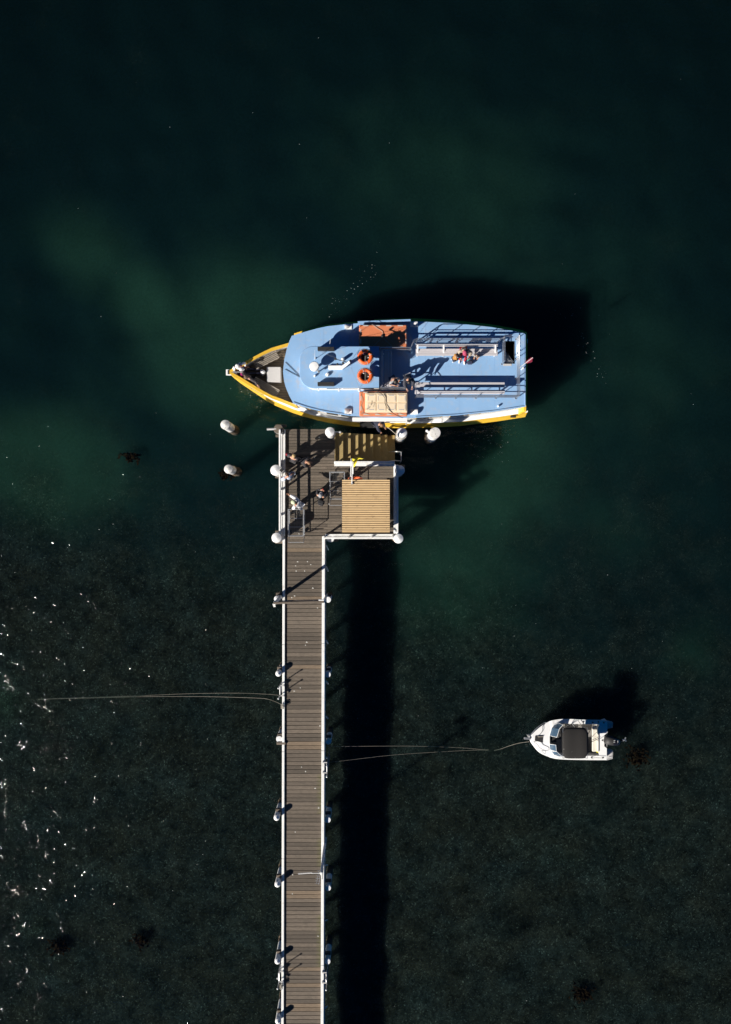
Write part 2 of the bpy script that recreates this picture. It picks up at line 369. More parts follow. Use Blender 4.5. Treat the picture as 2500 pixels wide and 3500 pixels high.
def build_water():
    mb = MB(); s = 1600
    mb.add([(-s, -s, 0), (s, -s, 0), (s, s, 0), (-s, s, 0)], [(0, 1, 2, 3)])
    m = bpy.data.materials.new('clear_harbour_water'); m.use_nodes = True; nt = m.node_tree; N = nt.nodes; L = nt.links
    N.remove(N['Principled BSDF']); out = N['Material Output']
    tr = N.new('ShaderNodeBsdfTransparent'); tr.inputs[0].default_value = (0.86, 0.95, 0.94, 1)
    gl = N.new('ShaderNodeBsdfGlossy'); gl.distribution = 'BECKMANN'; gl.inputs['Roughness'].default_value = 0.075
    tc = N.new('ShaderNodeTexCoord')
    def noise(sc, det, stretch):
        mp = N.new('ShaderNodeMapping'); mp.inputs['Scale'].default_value = stretch; mp.inputs['Rotation'].default_value = (0, 0, R(18))
        L.new(tc.outputs['Object'], mp.inputs[0])
        n = N.new('ShaderNodeTexNoise'); n.inputs['Scale'].default_value = sc; n.inputs['Detail'].default_value = det
        L.new(mp.outputs[0], n.inputs['Vector']); return n.outputs[0]
    a = noise(0.9, 2, (1, 1.6, 1)); c = noise(7.0, 2, (1, 1.2, 1))
    ad = N.new('ShaderNodeMath'); ad.operation = 'MULTIPLY_ADD'; L.new(c, ad.inputs[0]); ad.inputs[1].default_value = 0.15; L.new(a, ad.inputs[2])
    bp = N.new('ShaderNodeBump'); bp.inputs['Strength'].default_value = 1.0; bp.inputs['Distance'].default_value = 0.195
    L.new(ad.outputs[0], bp.inputs['Height']); L.new(bp.outputs[0], gl.inputs['Normal'])
    lw = N.new('ShaderNodeLayerWeight'); lw.inputs[0].default_value = 0.5; pw = N.new('ShaderNodeMath'); pw.operation = 'POWER'; pw.inputs[1].default_value = 5
    L.new(lw.outputs['Facing'], pw.inputs[0])
    fr = N.new('ShaderNodeMath'); fr.operation = 'MULTIPLY_ADD'; fr.inputs[1].default_value = 0.98; fr.inputs[2].default_value = 0.02; L.new(pw.outputs[0], fr.inputs[0])
    mx = N.new('ShaderNodeMixShader'); L.new(fr.outputs[0], mx.inputs[0]); L.new(tr.outputs[0], mx.inputs[1]); L.new(gl.outputs[0], mx.inputs[2])
    L.new(mx.outputs[0], out.inputs['Surface'])
    mb.build('water', m, kind='structure')
build_water()
# ------------------------------------------------------------------ jetty
ZD = 2.0                                   # deck level above the water
def jx(y): return (-y - 1.2) * -0.0028     # the walkway runs very slightly off the north line
jetty = thing('jetty', (-3.1, -10, 0), 'long grey timber jetty walkway widening to a landing beside the ferry', 'jetty')
# walkway planks
PW = 0.2055
def plank_mesh(L, w, t=0.06, mat=None):
    return MB().cbox((0, 0, -t / 2), (L, w, t), 0.006).mesh('plank', mat or M_wood)
jo = jetty.location
XL, XR = -4.19, -2.06
variants = [plank_mesh(XR - XL + d, PW - g) for d, g in ((0, 0.015), (0.03, 0.018), (-0.02, 0.013), (0.01, 0.020))]
v_moss = plank_mesh(XR - XL, PW - .015, mat=M_woodmoss); v_new = plank_mesh(XR - XL, PW - .014, mat=M_woodnew)
y = -1.215 - PW / 2
while y > -34:
    py_ = 1750 - y / (K * 43); mossy = 2640 < py_ < 2780 or 2860 < py_ < 2960 or 3120 < py_ < 3300
    p = link('plank', v_moss if mossy else v_new if rnd.random() < .09 else variants[rnd.randrange(4)], jetty, loc=Vector(((XL + XR) / 2 + jx(y) + rnd.uniform(-.008, .008), y, ZD + rnd.uniform(-.004, .004))) - jo)
    p.rotation_euler = (rnd.uniform(-.012, .012), rnd.uniform(-.0015, .0015), rnd.uniform(-.004, .004)); y -= PW
# landing planks, narrower boards
LW = 0.1468; HX0, HX1, HXS = -4.19, 1.50, -1.56
hm = {}
def landing_plank(x0, x1, y):
    key = round(x1 - x0, 2)
    if key not in hm: hm[key] = plank_mesh(x1 - x0 - 0.006, LW - 0.013)
    p = link('plank', hm[key], jetty, loc=Vector(((x0 + x1) / 2, y, ZD + rnd.uniform(-.003, .003))) - jo)
    p.rotation_euler = (rnd.uniform(-.01, .01), 0, rnd.uniform(-.0015, .0015))
for i in range(37):
    y = 4.236 - LW * (i + 0.5)
    if y > 2.44: landing_plank(HX0, HXS, y)
    else:
        j = (-1.26, -1.95)[i % 2]; landing_plank(HX0, j, y); landing_plank(j, HX1, y)
# frame under the planks
for x in (-4.05, -3.12, -2.22):
    MB().bar((x + jx(-1.2), -1.1, 1.77), (x + jx(-34), -34, 1.82), 0.14, 0.2).build('stringer', M_darkwood, jetty)
for x in (-4.05, -3.1, -2.2, -1.7): MB().bar((x, 4.2, 1.79), (x, -1.08, 1.79), 0.14, 0.24).build('stringer', M_darkwood, jetty)
for x in (-1.5, -0.4, 0.6, 1.4): MB().bar((x, 2.4, 1.79), (x, -1.15, 1.79), 0.14, 0.24).build('stringer', M_darkwood, jetty)
for y in (4.0, 2.3, -1.0): MB().bar((-4.3, y, 1.55), (1.5 if y < 3 else -1.6, y, 1.55), 0.18, 0.2).build('crosshead', M_darkwood, jetty)
# white kerbs: timber lengths butted end to end along both edges of the walkway
def kerb(y0, y1, x, w, h, z0=ZD + 0.03, nm='kerb_rail'):
    yy = y0
    while yy > y1 + 0.05:
        ye = max(yy - 5.45, y1)
        MB().bar((x + jx(yy), yy - 0.006, z0 + h / 2), (x + jx(ye), ye + 0.006, z0 + h / 2), w, h, ch=0.012).build(nm, M_white, jetty); yy = ye
kerb(-1.29, -34, -4.15, 0.125, 0.085, ZD + .012); kerb(-1.22, -34, -2.13, 0.15, 0.13)
kerb(4.2, -1.26, -4.14, 0.10, 0.12)
# pale fascia boards on the shaded east side
kerb(-1.3, -34, -2.035, 0.035, 0.16, 1.78, 'fascia_board')
for k, py in enumerate((1865, 1938, 2190, 2330, 2450, 2590, 2760, 2960, 3150, 3350, 3450)):
    p = W(1108, py, 1.9); MB().bar((-2.0 + jx(p.y), p.y, 1.8), (-1.93 + jx(p.y), p.y - 0.25, 1.2), 0.06, 0.05).build('strut', M_white, jetty)
# splashes on the boards
for nm, pts in (('bird_dropping', [(1018, 1920), (1011, 1934), (1052, 1920), (1063, 1930), (1008, 2037), (998, 2042), (1013, 1952), (1042, 1952), (1049, 2195), (1086, 2078), (1027, 2351), (1094, 2481), (1006, 2362),
        (1031, 2622), (1045, 2637), (1090, 2760), (1078, 2694), (1010, 2844), (1000, 3055), (1001, 2990), (1090, 2762), (1125, 1723), (1122, 1720), (1003, 1645), (1092, 1495), (1076, 1565), (1088, 3200), (1023, 1825), (1070, 2010), (1045, 2205)]),):
    for q, (px, py) in enumerate(pts):
        c = W(px, py, ZD + 0.012); a = rnd.uniform(0, 3)
        ring = [(c.x + math.cos(t) * rnd.uniform(.02, .045) * (1.3 if q % 4 == 0 else .8), c.y + math.sin(t) * rnd.uniform(.015, .04)) for t in [k * math.pi / 4 + a for k in range(8)]]
        MB().prism(ring, ZD + 0.004, ZD + 0.012).build(nm, M_drop, jetty)

# ------------------------------------------------------------------ guard rails of the landing
def guard_rail(name, label, p0, p1, posts, top, mid, w_top=0.085, kerbed=False):
    """p0, p1 ends on plan; rails offset outward by (dx, dy)"""
    p0, p1 = Vector(p0), Vector(p1)
    g = thing(name, (p0.x, p0.y, ZD), label, 'railing')
    for t in posts:
        q = p0.lerp(p1, t); MB().cbox((q.x, q.y, ZD + 0.53), (0.09, 0.09, 1.06), 0.01).build('post', M_white, g)
    (ox, oy), z1 = top
    MB().bar((p0.x + ox, p0.y + oy, ZD + z1), (p1.x + ox, p1.y + oy, ZD + z1), w_top, 0.07, ch=0.01).build('top_rail', M_white, g)
    (ox, oy), z2 = mid
    MB().bar((p0.x + ox, p0.y + oy, ZD + z2), (p1.x + ox, p1.y + oy, ZD + z2), 0.06, 0.1, ch=0.01).build('middle_rail', M_white, g)
    return g
guard_rail('guard_rail', 'white timber guard rail along the west edge of the landing', (-4.255, 4.1, 0), (-4.255, -1.2, 0), (0.03, .3, .56, .8, .98), ((0, 0), 1.1), ((0.06, 0), 0.62))
guard_rail('guard_rail', 'shaded white guard rail behind the shelter on the east edge of the landing', (1.56, 2.35, 0), (1.56, -1.1, 0), (0.02, .35, .68, .98), ((0.03, 0), 1.08), ((-0.02, 0), 0.6))
guard_rail('guard_rail', 'white guard rail along the south edge below the shelter roof', (-2.1, -1.235, 0), (1.5, -1.235, 0), (.01, .36, .68, .97), ((0, -0.06), 1.08), ((0, -0.02), 0.6))
g = guard_rail('guard_rail', 'white boarded guard rail between the yellow steps and the shelter', (-1.55, 2.46, 0), (1.45, 2.46, 0), (.01, .2, .62, .98), ((0, 0.02), 1.05), ((0, 0), 0.55), 0.1)
MB().bar((-1.55, 2.36, ZD + .98), (1.45, 2.36, ZD + .98), 0.15, 0.03, ch=.008).build('cap_board', M_white, g)
MB().bar((1.48, 2.42, ZD + .08), (1.48, -1.1, ZD + .08), 0.1, 0.14, ch=.01).build('kerb_rail', M_white, jetty)
MB().bar((-2.05, -1.165, ZD + .08), (1.42, -1.165, ZD + .08), 0.09, 0.13, ch=.01).build('kerb_rail', M_white, jetty)

# ------------------------------------------------------------------ landing steps
st = thing('landing_steps', (0, 3.28, 0), 'ochre timber steps going down from the landing to the water beside the ferry', 'steps')
X0, X1, Y0, Y1 = -1.545, 1.50, 2.53, 4.06
run = 0.385
for i in range(8):
    z = ZD - 0.2 * (i + 1) + 0.03; xa = X0 + i * run
    MB().cbox((xa + run / 2 + 0.01, (Y0 + Y1) / 2, z - 0.03), (run + 0.02, Y1 - Y0, 0.06), 0.008).build('tread', M_ochre, st)
    MB().box((xa - 0.012, (Y0 + Y1) / 2, z + 0.07), (0.03, Y1 - Y0 - 0.02, 0.19)).build('riser', M_ochre, st)
for yy in (Y0 + 0.03, Y1 - 0.03):
    MB().bar((X0, yy, ZD - 0.35), (X1 + .05, yy, 0.22), 0.05, 0.22).build('stringer', M_darkwood, st)
for yy in (Y0 + 0.2, Y1 - 0.2): MB().lathe((X1 - .1, yy, -0.6), [(0.1, 0), (0.1, 0.95)], 10).build('post', M_darkwood, st)
lad = []
for py in (1545, 1576):
    a = W(1330, py, 0.9); b_ = W(1372, py, 1.5)
    lad.append(curve([a, W(1352, py - 2, 1.45), b_], 5))
hr = MB(); hr.tube(lad[0], 0.022); hr.tube(lad[1], 0.022); hr.tube([lad[0][-1], lad[1][-1]], 0.022); hr.tube([lad[0][-1], V(lad[0][-1].x, lad[0][-1].y, -.4)], .022); hr.tube([lad[1][-1], V(lad[1][-1].x, lad[1][-1].y, -.4)], .022)
hr.build('handrail', M_steel, st, smooth=40)

# ------------------------------------------------------------------ shelter
sh = thing('shelter', (0, .27, ZD), 'waiting shelter with a tan corrugated steel roof on the landing', 'shelter')
sx0, sx1, sy0, sy1 = -1.127, 1.169, -1.0, 1.549; zr = 4.38
nw = 24; grid = []
for i in range(nw * 8 + 1):
    t = i / (nw * 8); yy = sy0 + (sy1 - sy0) * t
    zz = zr + 0.018 * math.cos(2 * math.pi * nw * t) + 0.05 * (t - .5)
    grid.append([V(sx0, yy, zz), V((sx0 + sx1) / 2, yy, zz), V(sx1, yy, zz)])
ro = MB().sheet(grid)
rob = ro.build('roof', M_roof, sh, fix=False)
md = rob.modifiers.new('thickness', 'SOLIDIFY'); md.thickness = 0.008
for ix, x in enumerate((sx0 + .18, -0.42, 0.35, sx1 - .16)):
    for j in (2, 7, 12, 17, 22):
        yy = sy0 + (sy1 - sy0) * (j / nw); MB().lathe((x, yy, zr + 0.02 + 0.05 * (j / nw - .5)), [(0.014, 0), (0.014, 0.02), (0.004, 0.026)], 6).build('roof_screw', M_black, rob)
for x in (sx0 + .12, sx1 - .12):
    for yy in (sy0 + .12, sy1 - .12): MB().cbox((x, yy, (ZD + zr) / 2 - 0.03), (0.1, 0.1, zr - ZD - .08), .01).build('post', M_white, sh)
for yy in (sy0 + .12, sy1 - .12): MB().bar((sx0 + .05, yy, zr - .1), (sx1 - .05, yy, zr - .1), .07, .12).build('beam', M_white, sh)
MB().box((sx1 - .12, .27, 3.1), (.03, 2.2, 1.5)).build('back_wall', M_white, sh)
for k in range(3): MB().cbox((sx1 - .32 - .13 * k, .27, ZD + .45), (.11, 2.1, .035), .006).build('seat_plank', M_wood, sh)
for yy in (-.6, 1.1): MB().box((sx1 - .45, yy, ZD + .22), (.35, .06, .42)).build('leg', M_darkwood, sh)
# flag on a white staff, a second bare staff, lifebuoy hung under the roof edge
fs = thing('flag_staff', W(1206, 1655, 4.2), 'white flag staff with a yellow flag fixed to the shelter roof', 'flag staff')
b0, b1 = W(1204, 1652, 4.42), W(1205, 1577, 5.2)
MB().tube([b0, b0 + V(0, 0, .25), b0.lerp(b1, .3) + V(0, 0, .1), b1], .02).build('pole', M_white, fs, smooth=40)
MB().bar(W(1207, 1620, 4.9), W(1207, 1579, 5.15), .06, .02).build('plate', M_greylid, fs)
MB().cbox(b0 + V(0, 0, .03), (.09, .12, .06), .01).build('bracket', M_steel, fs)
fg = []
p0_ = W(1205, 1566, 5.25); p1_ = W(1209, 1597, 4.9)
for i in range(13):
    t = i / 12; row = []
    for j in range(9):
        s_ = j / 8
        base = p0_.lerp(p1_, s_ * (1 - .8 * t)); tip = W(1247, 1563, 5.0)
        q = base.lerp(tip, t * (1 - .25 * s_ * (1 - t))); q = q + V(0, 0, .09 * math.sin(t * 7 + s_ * 5) - .25 * s_ * (1 - t))
        row.append(q + V(0, -.05 * math.sin(t * 9), 0))
    fg.append(row)
fo = MB().sheet(fg).build('flag', M_flagyel, fs, smooth=80, fix=False); fo.modifiers.new('thickness', 'SOLIDIFY').thickness = 0.004
s2 = thing('white_staff', W(1200, 1650, 4.2), 'bare thin white staff beside the yellow flag on the shelter', 'staff')
c0, c1 = W(1198.5, 1640, 4.1), W(1201, 1567, 5.1)
MB().tube([c0, c1], .016).build('pole', M_white, s2, smooth=40); MB().cbox(c0, (.06, .08, .1), .01).build('bracket', M_steel, s2)
def torus(c, Rr, r, axis=(0, 0, 1), seg=36, rs=12, flat=1.0):
    mb = MB(); q = Vector((0, 0, 1)).rotation_difference(Vector(axis)); rings = []
    for i in range(seg):
        a = 2 * math.pi * i / seg; e = Vector((math.cos(a), math.sin(a), 0))
        rings.append([Vector(c) + q @ (e * (Rr + r * math.cos(b)) + Vector((0, 0, r * flat * math.sin(b)))) for b in [2 * math.pi * k / rs for k in range(rs)]])
    return mb.rings(rings, closed=True)
lbc = W(1215, 1637, 3.75)
lb = thing('lifebuoy', lbc, 'orange lifebuoy hanging upright under the shelter roof edge', 'lifebuoy')
torus(lbc, .29, .075, (0, 1, 0.25)).build('ring', M_buoy, lb, smooth=80)
for a in range(4):
    q = Vector((0, 0, 1)).rotation_difference(Vector((0, 1, .25))); e = q @ Vector((math.cos(a * 1.571 + .7), math.sin(a * 1.571 + .7), 0))
    t_ = q @ Vector((-math.sin(a * 1.571 + .7), math.cos(a * 1.571 + .7), 0))
    torus(lbc + e * .29, .078, .006, t_, 14, 6).build('band', M_tape, lb, smooth=80)

# ------------------------------------------------------------------ piles
def pile(px, py, ztop, r, label, group, flat=False, brackets=(), paint_to=1.0, mat=None, cap=True, stain=False):
    c = W(px, py, ztop); mat = mat or M_pilewhite
    t = thing('mooring_pile', (c.x, c.y, -.6), label, 'pile', group)
    MB().lathe((c.x, c.y, -.6), [(r * 1.04, 0), (r * 1.1, .5), (r * 1.08, 1.0), (r * 1.0, .62 + paint_to)], 20).build('shaft', M_darkwood, t, smooth=40)
    MB().lathe((c.x, c.y, paint_to), [(r * 1.015, 0), (r * 0.985, ztop - .1 - paint_to), (r * .94, ztop - .02 - paint_to), (r * .93, ztop - .02 - paint_to)], 22).build('painted_shaft', mat, t, smooth=40)
    if cap:
        h = .015 if flat else .1
        MB().lathe((c.x, c.y, ztop - .06), [(r * 1.0, -.05), (r * 1.02, 0.0), (r * .97, .05), (r * .5, .05 + h * .55), (.012, .05 + h)], 22).build('cap', M_white2 if mat is M_pilewhite else mat, t, smooth=35)
        torus((c.x, c.y, ztop - .16), r * 1.0, .012, (0, 0, 1), 20, 6).build('band', M_tape, t, smooth=60)
    bar_ = MB()
    for i in range(60):
        a = rnd.uniform(0, 6.28); z = rnd.uniform(-.15, max(.35, paint_to - .5)); q = V(c.x + r * 1.05 * math.cos(a), c.y + r * 1.05 * math.sin(a), z)
        bar_.ball(q, rnd.uniform(.02, .05), 5, 3)
    bar_.build('barnacle_crust', M_shell, t, kind='stuff')
    for (dx, dy, L, ang, zz) in brackets:
        ca, sa = math.cos(R(ang)), math.sin(R(ang)); q = V(c.x + dx, c.y + dy, zz)
        MB().bar(q - V(ca, sa, 0) * L / 2, q + V(ca, sa, 0) * L / 2, .13, .2, ch=.01).build('clamp_timber', M_wood, t)
    return t
M_shell = pm('barnacles_and_weed', (0.13, 0.095, 0.06), .9, .5, 20)
GB, GL_, GR_ = 'piles around the landing', 'low piles along the west side of the walkway', 'low piles along the east side of the walkway'
top_bird = pm('bird_marked_cap', (0.62, 0.61, 0.58), .7, .1, 6, dirt=(0.05, 0.035, 0.03), dirt_amt=1.0, dirt_scale=8)
def stained(t):
    for ch in t.children:
        if ch.name.startswith('cap'): ch.data.materials[0] = top_bird
stained(pile(770, 1451, 2.8, .235, 'white free-standing pile with dark bird marks just off the ferry bow', GB, paint_to=1.2))
stained(pile(781, 1603, 2.7, .22, 'free-standing pile with a mottled top and dark base, farther from the ferry bow', GB, paint_to=1.45))
pile(951, 1466, 3.05, .22, 'weathered grey pile with a crossbar at the landing corner nearest the ferry bow', GB, True, [(.05, .25, .55, 0, 2.0), (.05, -.25, .55, 0, 2.0)], 1.2, M_wood)
MB().tube([W(913, 1467, 3.0), W(945, 1466, 3.0)], .055, 10).build('cross_bar', M_greylid, [o for o in bpy.data.objects if o.name.startswith('mooring_pile')][-1], smooth=40)
pile(943, 1607, 3.15, .265, 'tall white pile beside the square lamp on the west rail', GB, False, [(.1, .28, .5, 0, 1.9), (.1, -.28, .5, 0, 1.9)])
pile(946, 1838, 3.25, .25, 'white pile at the corner where the walkway meets the landing, west side', GB, False, [(.15, .26, .7, 0, 1.9), (.15, -.27, .7, 0, 1.9)])
pile(1128, 1476, 3.15, .235, 'white pile with a short bar at the head of the yellow steps', GB, False, [(0, .26, .4, 0, 1.9)])
pb = [o for o in bpy.data.objects if o.name.startswith('mooring_pile')][-1]
MB().tube([W(1142, 1477, 2.7), W(1163, 1477, 2.75)], .035, 8).build('cross_bar', M_steel, pb, smooth=40); MB().ball(W(1164, 1477, 2.75), .06).build('bar_knob', M_greylid, pb, smooth=60)
pile(1375, 1479, 3.3, .24, 'white pile with the ferry mooring rope looped round it', GB, False, [(0, .27, .35, 0, 2.3)])
stained(pile(1488, 1479, 3.4, .27, 'free-standing white pile close under the ferry side towards the stern', GB, True))
pq = [o for o in bpy.data.objects if o.name.startswith('mooring_pile')][-1]
MB().tube([W(1475, 1479, 3.2), W(1461, 1475, 3.2)], .05, 8).build('bollard_arm', M_white2, pq, smooth=40); MB().lathe(W(1459, 1474, 3.12), [(.055, 0), (.065, .08), (.065, .14), (.02, .15)], 10).build('bollard_end', M_white2, pq, smooth=40)
pile(1368, 1607, 3.0, .235, 'white pile with a pointed top between the steps and the east rail', GB, False, [(.05, .26, .5, 0, 1.9)])
pile(1363, 1841, 3.25, .235, 'white pile at the southeast corner of the landing', GB, False, [(-.05, .28, .7, 0, 1.9)])
pile(1130, 1840, 1.9, .2, 'low white pile tucked under the corner of rail and walkway', GB, True, [(.25, -.1, .3, 0, 1.5)], .6)
for (py, px, z, lab) in ((2047, 947, 2.5, 'low white pile under the post of the overhead frame, west side'), (2303, 952, 2.45, 'low white pile beside the ladder tied with ropes, west side'),
        (2527, 955, 2.05, 'flat pile clamped between two timbers on the west side'), (2796, 946, 2.5, 'low white pile south of the clamped pile, west side'),
        (3024, 949, 2.5, 'low pile with a scuffed dark-spotted top, west side'), (3287, 949, 2.5, 'low white pile above the southern ladder, west side'), (3492, 951, 2.5, 'low white pile at the bottom edge of the picture, west side')):
    pile(px, py, z, .145 if py != 2527 else .16, lab, GL_, py == 2527, [(.1, .2, .4, 0, 1.9)] + ([(.1, -.2, .45, 0, 2.0)] if py in (2527,) else []), .7)
for (py, px, z, lab) in ((2050, 1122, 2.08, 'low white pile under the overhead frame, east side'), (2306, 1121, 1.98, 'low white pile on the east side between the overhead frame and the boat lines'),
        (2535, 1123, 1.84, 'low shaded pile where the small boat line is tied'), (2803, 1121, 1.99, 'low white pile on the east side south of the small boat lines'),
        (3036, 1122, 1.97, 'low white pile beside the solar mast on the east side'), (3287, 1120, 1.99, 'low white pile above the southern ladder, east side')):
    pile(px, py, z, .15, lab, GR_, True, [(-.05, .19, .4, 0, 1.5)], .5)

# ------------------------------------------------------------------ lamp, overhead frame, solar mast
lp = thing('lamp_post', W(983, 1616, ZD), 'slim lamp post with a square diamond-turned solar head on the west rail', 'lamp post')
bx = W(983, 1616, ZD); tp = W(963, 1607, 5.2)
bx = V(tp.x, tp.y, ZD)
MB().lathe(bx, [(.06, 0), (.06, .3), (.045, .32), (.04, 3.1)], 12).build('post', M_steel, lp, smooth=40)
MB().cbox((tp.x, tp.y, 5.16), (.2, .2, .06), .01, rz=R(45)).build('lamp_head', M_greylid, lp)
MB().box((tp.x, tp.y, 5.195), (.155, .155, .012), rz=R(45)).build('solar_panel', M_black, lp)

of = thing('overhead_sign_frame', W(1040, 2040, ZD), 'overhead frame with a crossbar and tinted panel spanning the walkway', 'sign frame')
zl = 4.85; a = W(936, 2061, zl); b_ = W(1108, 2057, zl)
a0 = V(a.x + .06, a.y, 1.2); b0 = V(b_.x - .02, b_.y, 1.2)
MB().cbox((a0.x, a0.y, (1.2 + zl) / 2), (.13, .13, zl - 1.2), .01).build('post', M_white, of)
MB().cbox((b0.x, b0.y, (1.2 + zl) / 2), (.1, .1, zl - 1.2), .01).build('post', M_white, of)
MB().bar(a, b_, .1, .1, ch=.01).build('crossbar', M_wood, of)
MB().bar(a + V(.35, .06, -.3), b_ + V(-.1, .06, -.3), .03, .5).build('sign_panel', M_blueglass, of)
MB().bar(a + V(0, -.05, -.02), a + V(.02, -.2, -.25), .1, .04).build('end_plate', M_white, of)
MB().cbox(b_ + V(-.12, .09, .06), (.26, .06, .06), .01).build('light_fitting', M_white2, of)

mast = thing('solar_mast', W(1112, 2876, ZD), 'tall white mast with a solar panel arm and small aerial on the east kerb', 'mast')
mz = 5.6; mt = W(1099, 2986, mz)
MB().cbox((mt.x, mt.y, (1.3 + mz) / 2), (.12, .12, mz - 1.3), .012).build('post', M_white, mast)
pa, pb2 = W(1098, 2984, mz - .1), W(1066, 2985, mz - .05)
MB().tube([pa, pb2], .02).build('panel_arm', M_white, mast, smooth=40)
Mtx = Matrix.Rotation(R(4), 3, 'Z') @ Matrix.Rotation(R(62), 3, 'X')
pan = MB().box(W(1044, 2985, mz), (.66, .32, .03), M=Mtx).build('solar_panel', M_greylid, mast)
MB().box(W(1044, 2983.5, mz) + Mtx @ V(0, .01, .02), (.6, .26, .006), M=Mtx).build('solar_cells', M_blueglass, pan)
ae = MB(); q0, q1 = W(1091, 2976, mz - .1), W(1083, 3020, mz - .3)
ae.tube([q0, q1], .012, 6); ae.tube([W(1097, 2978, mz - .1), W(1090, 3024, mz - .3)], .012, 6)
for k in range(6):
    t = k / 5; c_ = q0.lerp(q1, t); ae.tube([c_ + V(-.1, 0, 0), c_ + V(.14, 0, 0)], .008, 6)
ae.build('aerial', M_rail, mast, smooth=40)
MB().tube([W(1106, 2968, mz), W(1102, 3005, mz - .4)], .014, 6).build('cable', M_black, mast, smooth=40)

# ------------------------------------------------------------------ ladders on the walkway sides
def ladder(y0, side, label, dirn=1):
    x = (-4.33 if side < 0 else -1.9) + jx(y0)
    t = thing('ladder', (x, y0, 0), label, 'ladder', 'ladders on the walkway sides')
    for dy in (0, -.52):
        yy = y0 + dy
        MB().tube(curve([V(x, yy, -.5), V(x, yy, 1.9), V(x, yy, 2.6), V(x, yy - .02, 2.85)], 4), .024, 8).build('stringer', M_rail, t, smooth=50)
        MB().ball((x, yy - .02, 2.87), .045, 8, 6).build('end_ball', M_white2, t, smooth=60)
        xi = x - side * .22
        MB().bar((x, yy + .0, 2.26), (xi, yy, 2.26), .05, .05).build('bracket', M_greylid, t)
        MB().cbox((xi, yy, 2.2), (.06, .1, .07), .01).build('foot_plate', M_steel, t)
    for k in range(7):
        z = .1 + .3 * k; MB().tube([V(x, y0, z), V(x, y0 - .52, z)], .016, 6).build('rung', M_rail, t, smooth=40)
    MB().tube([V(x - side * .02, y0 - .06, 2.3), V(x - side * .02, y0 - .46, 2.3)], .026, 8).build('grab_bar', M_white2, t, smooth=40)
    return t
ladder(W(0, 2342, 2.2).y, -1, 'steel ladder on the west side where the long lines are tied')
ladder(W(0, 3318, 2.2).y, -1, 'steel ladder on the west side near the bottom edge')
ladder(W(0, 2605, 2.2).y, 1, 'steel ladder on the east side where the small boat is tied')
ladder(W(0, 3322, 2.2).y, 1, 'steel ladder on the east side near the bottom edge')

# ------------------------------------------------------------------ luggage trolleys
def trolley(px0, px1, py0, py1, label, handle):
    z1 = ZD + .95
    a, b_ = W(px0, py1, z1), W(px1, py0, z1)
    x0, x1, y0, y1 = a.x, b_.x, a.y, b_.y
    t = thing('luggage_trolley', ((x0 + x1) / 2, (y0 + y1) / 2, ZD), label, 'trolley', 'luggage trolleys')
    zb = ZD + .22
    fr = MB()
    loop = [V(x0, y0, z1), V(x1, y0, z1), V(x1, y1, z1), V(x0, y1, z1)]
    for i in range(4): fr.tube([loop[i], loop[(i + 1) % 4]], .02, 8)
    fr.build('top_rail', M_steel, t, smooth=40)
    for p in loop: MB().tube([V(p.x, p.y, zb), p], .018, 8).build('corner_post', M_steel, t, smooth=40)
    lo = MB(); l2 = [V(p.x, p.y, zb) for p in loop]
    for i in range(4): lo.tube([l2[i], l2[(i + 1) % 4]], .022, 8)
    for f in (.33, .66):
        yy = y0 + (y1 - y0) * f; lo.tube([V(x0, yy, zb), V(x1, yy, zb)], .018, 6)
    lo.build('base_frame', M_steel, t, smooth=40)
    ms = MB()
    for k in range(1, 9):
        x = x0 + (x1 - x0) * k / 9; ms.tube([V(x, y0, zb + .01), V(x, y1, zb + .01)], .0016, 4, caps=False)
    for k in range(1, 17):
        yy = y0 + (y1 - y0) * k / 17; ms.tube([V(x0, yy, zb + .01), V(x1, yy, zb + .01)], .0016, 4, caps=False)
    for x in (x0, x1):
        for k in range(1, 6): ms.tube([V(x, y0, zb + .12 * k), V(x, y1, zb + .12 * k)], .0016, 4, caps=False)
        for k in range(1, 17):
            yy = y0 + (y1 - y0) * k / 17; ms.tube([V(x, yy, zb), V(x, yy, z1)], .0012, 4, caps=False)
    ms.build('wire_mesh', M_steel, t)
    for x in (x0 + .06, x1 - .06):
        for yy in (y0 + .2, y1 - .2):
            w = torus((x, yy, ZD + .105), .07, .035, (1, 0, 0), 18, 8).build('wheel', M_black, t, smooth=60)
            MB().lathe((x - .03, yy, ZD + .105), [(.05, 0), (.05, .06)], 12, (1, 0, 0)).build('hub', M_steel, w, smooth=40)
    hd = MB(); yy = y0 - .0
    hd.tube(curve([V(x0 + .02, yy, zb), V(x0, yy - .12, ZD + .5), V(x0, yy - .32, ZD + .75)], 4), .018, 8)
    hd.tube(curve([V(x1 - .02, yy, zb), V(x1, yy - .12, ZD + .5), V(x1, yy - .32, ZD + .75)], 4), .018, 8)
    hd.tube([V(x0, yy - .32, ZD + .75), V(x1, yy - .32, ZD + .75)], .02, 8)
    hd.build('push_handle', M_steel, t, smooth=40)
    return t
trolley(986, 1038, 1741, 1832, 'empty wire-mesh luggage trolley beside the west rail', 1)
trolley(1128, 1178, 1613, 1705, 'wire-mesh luggage trolley half under the shelter roof', 1)

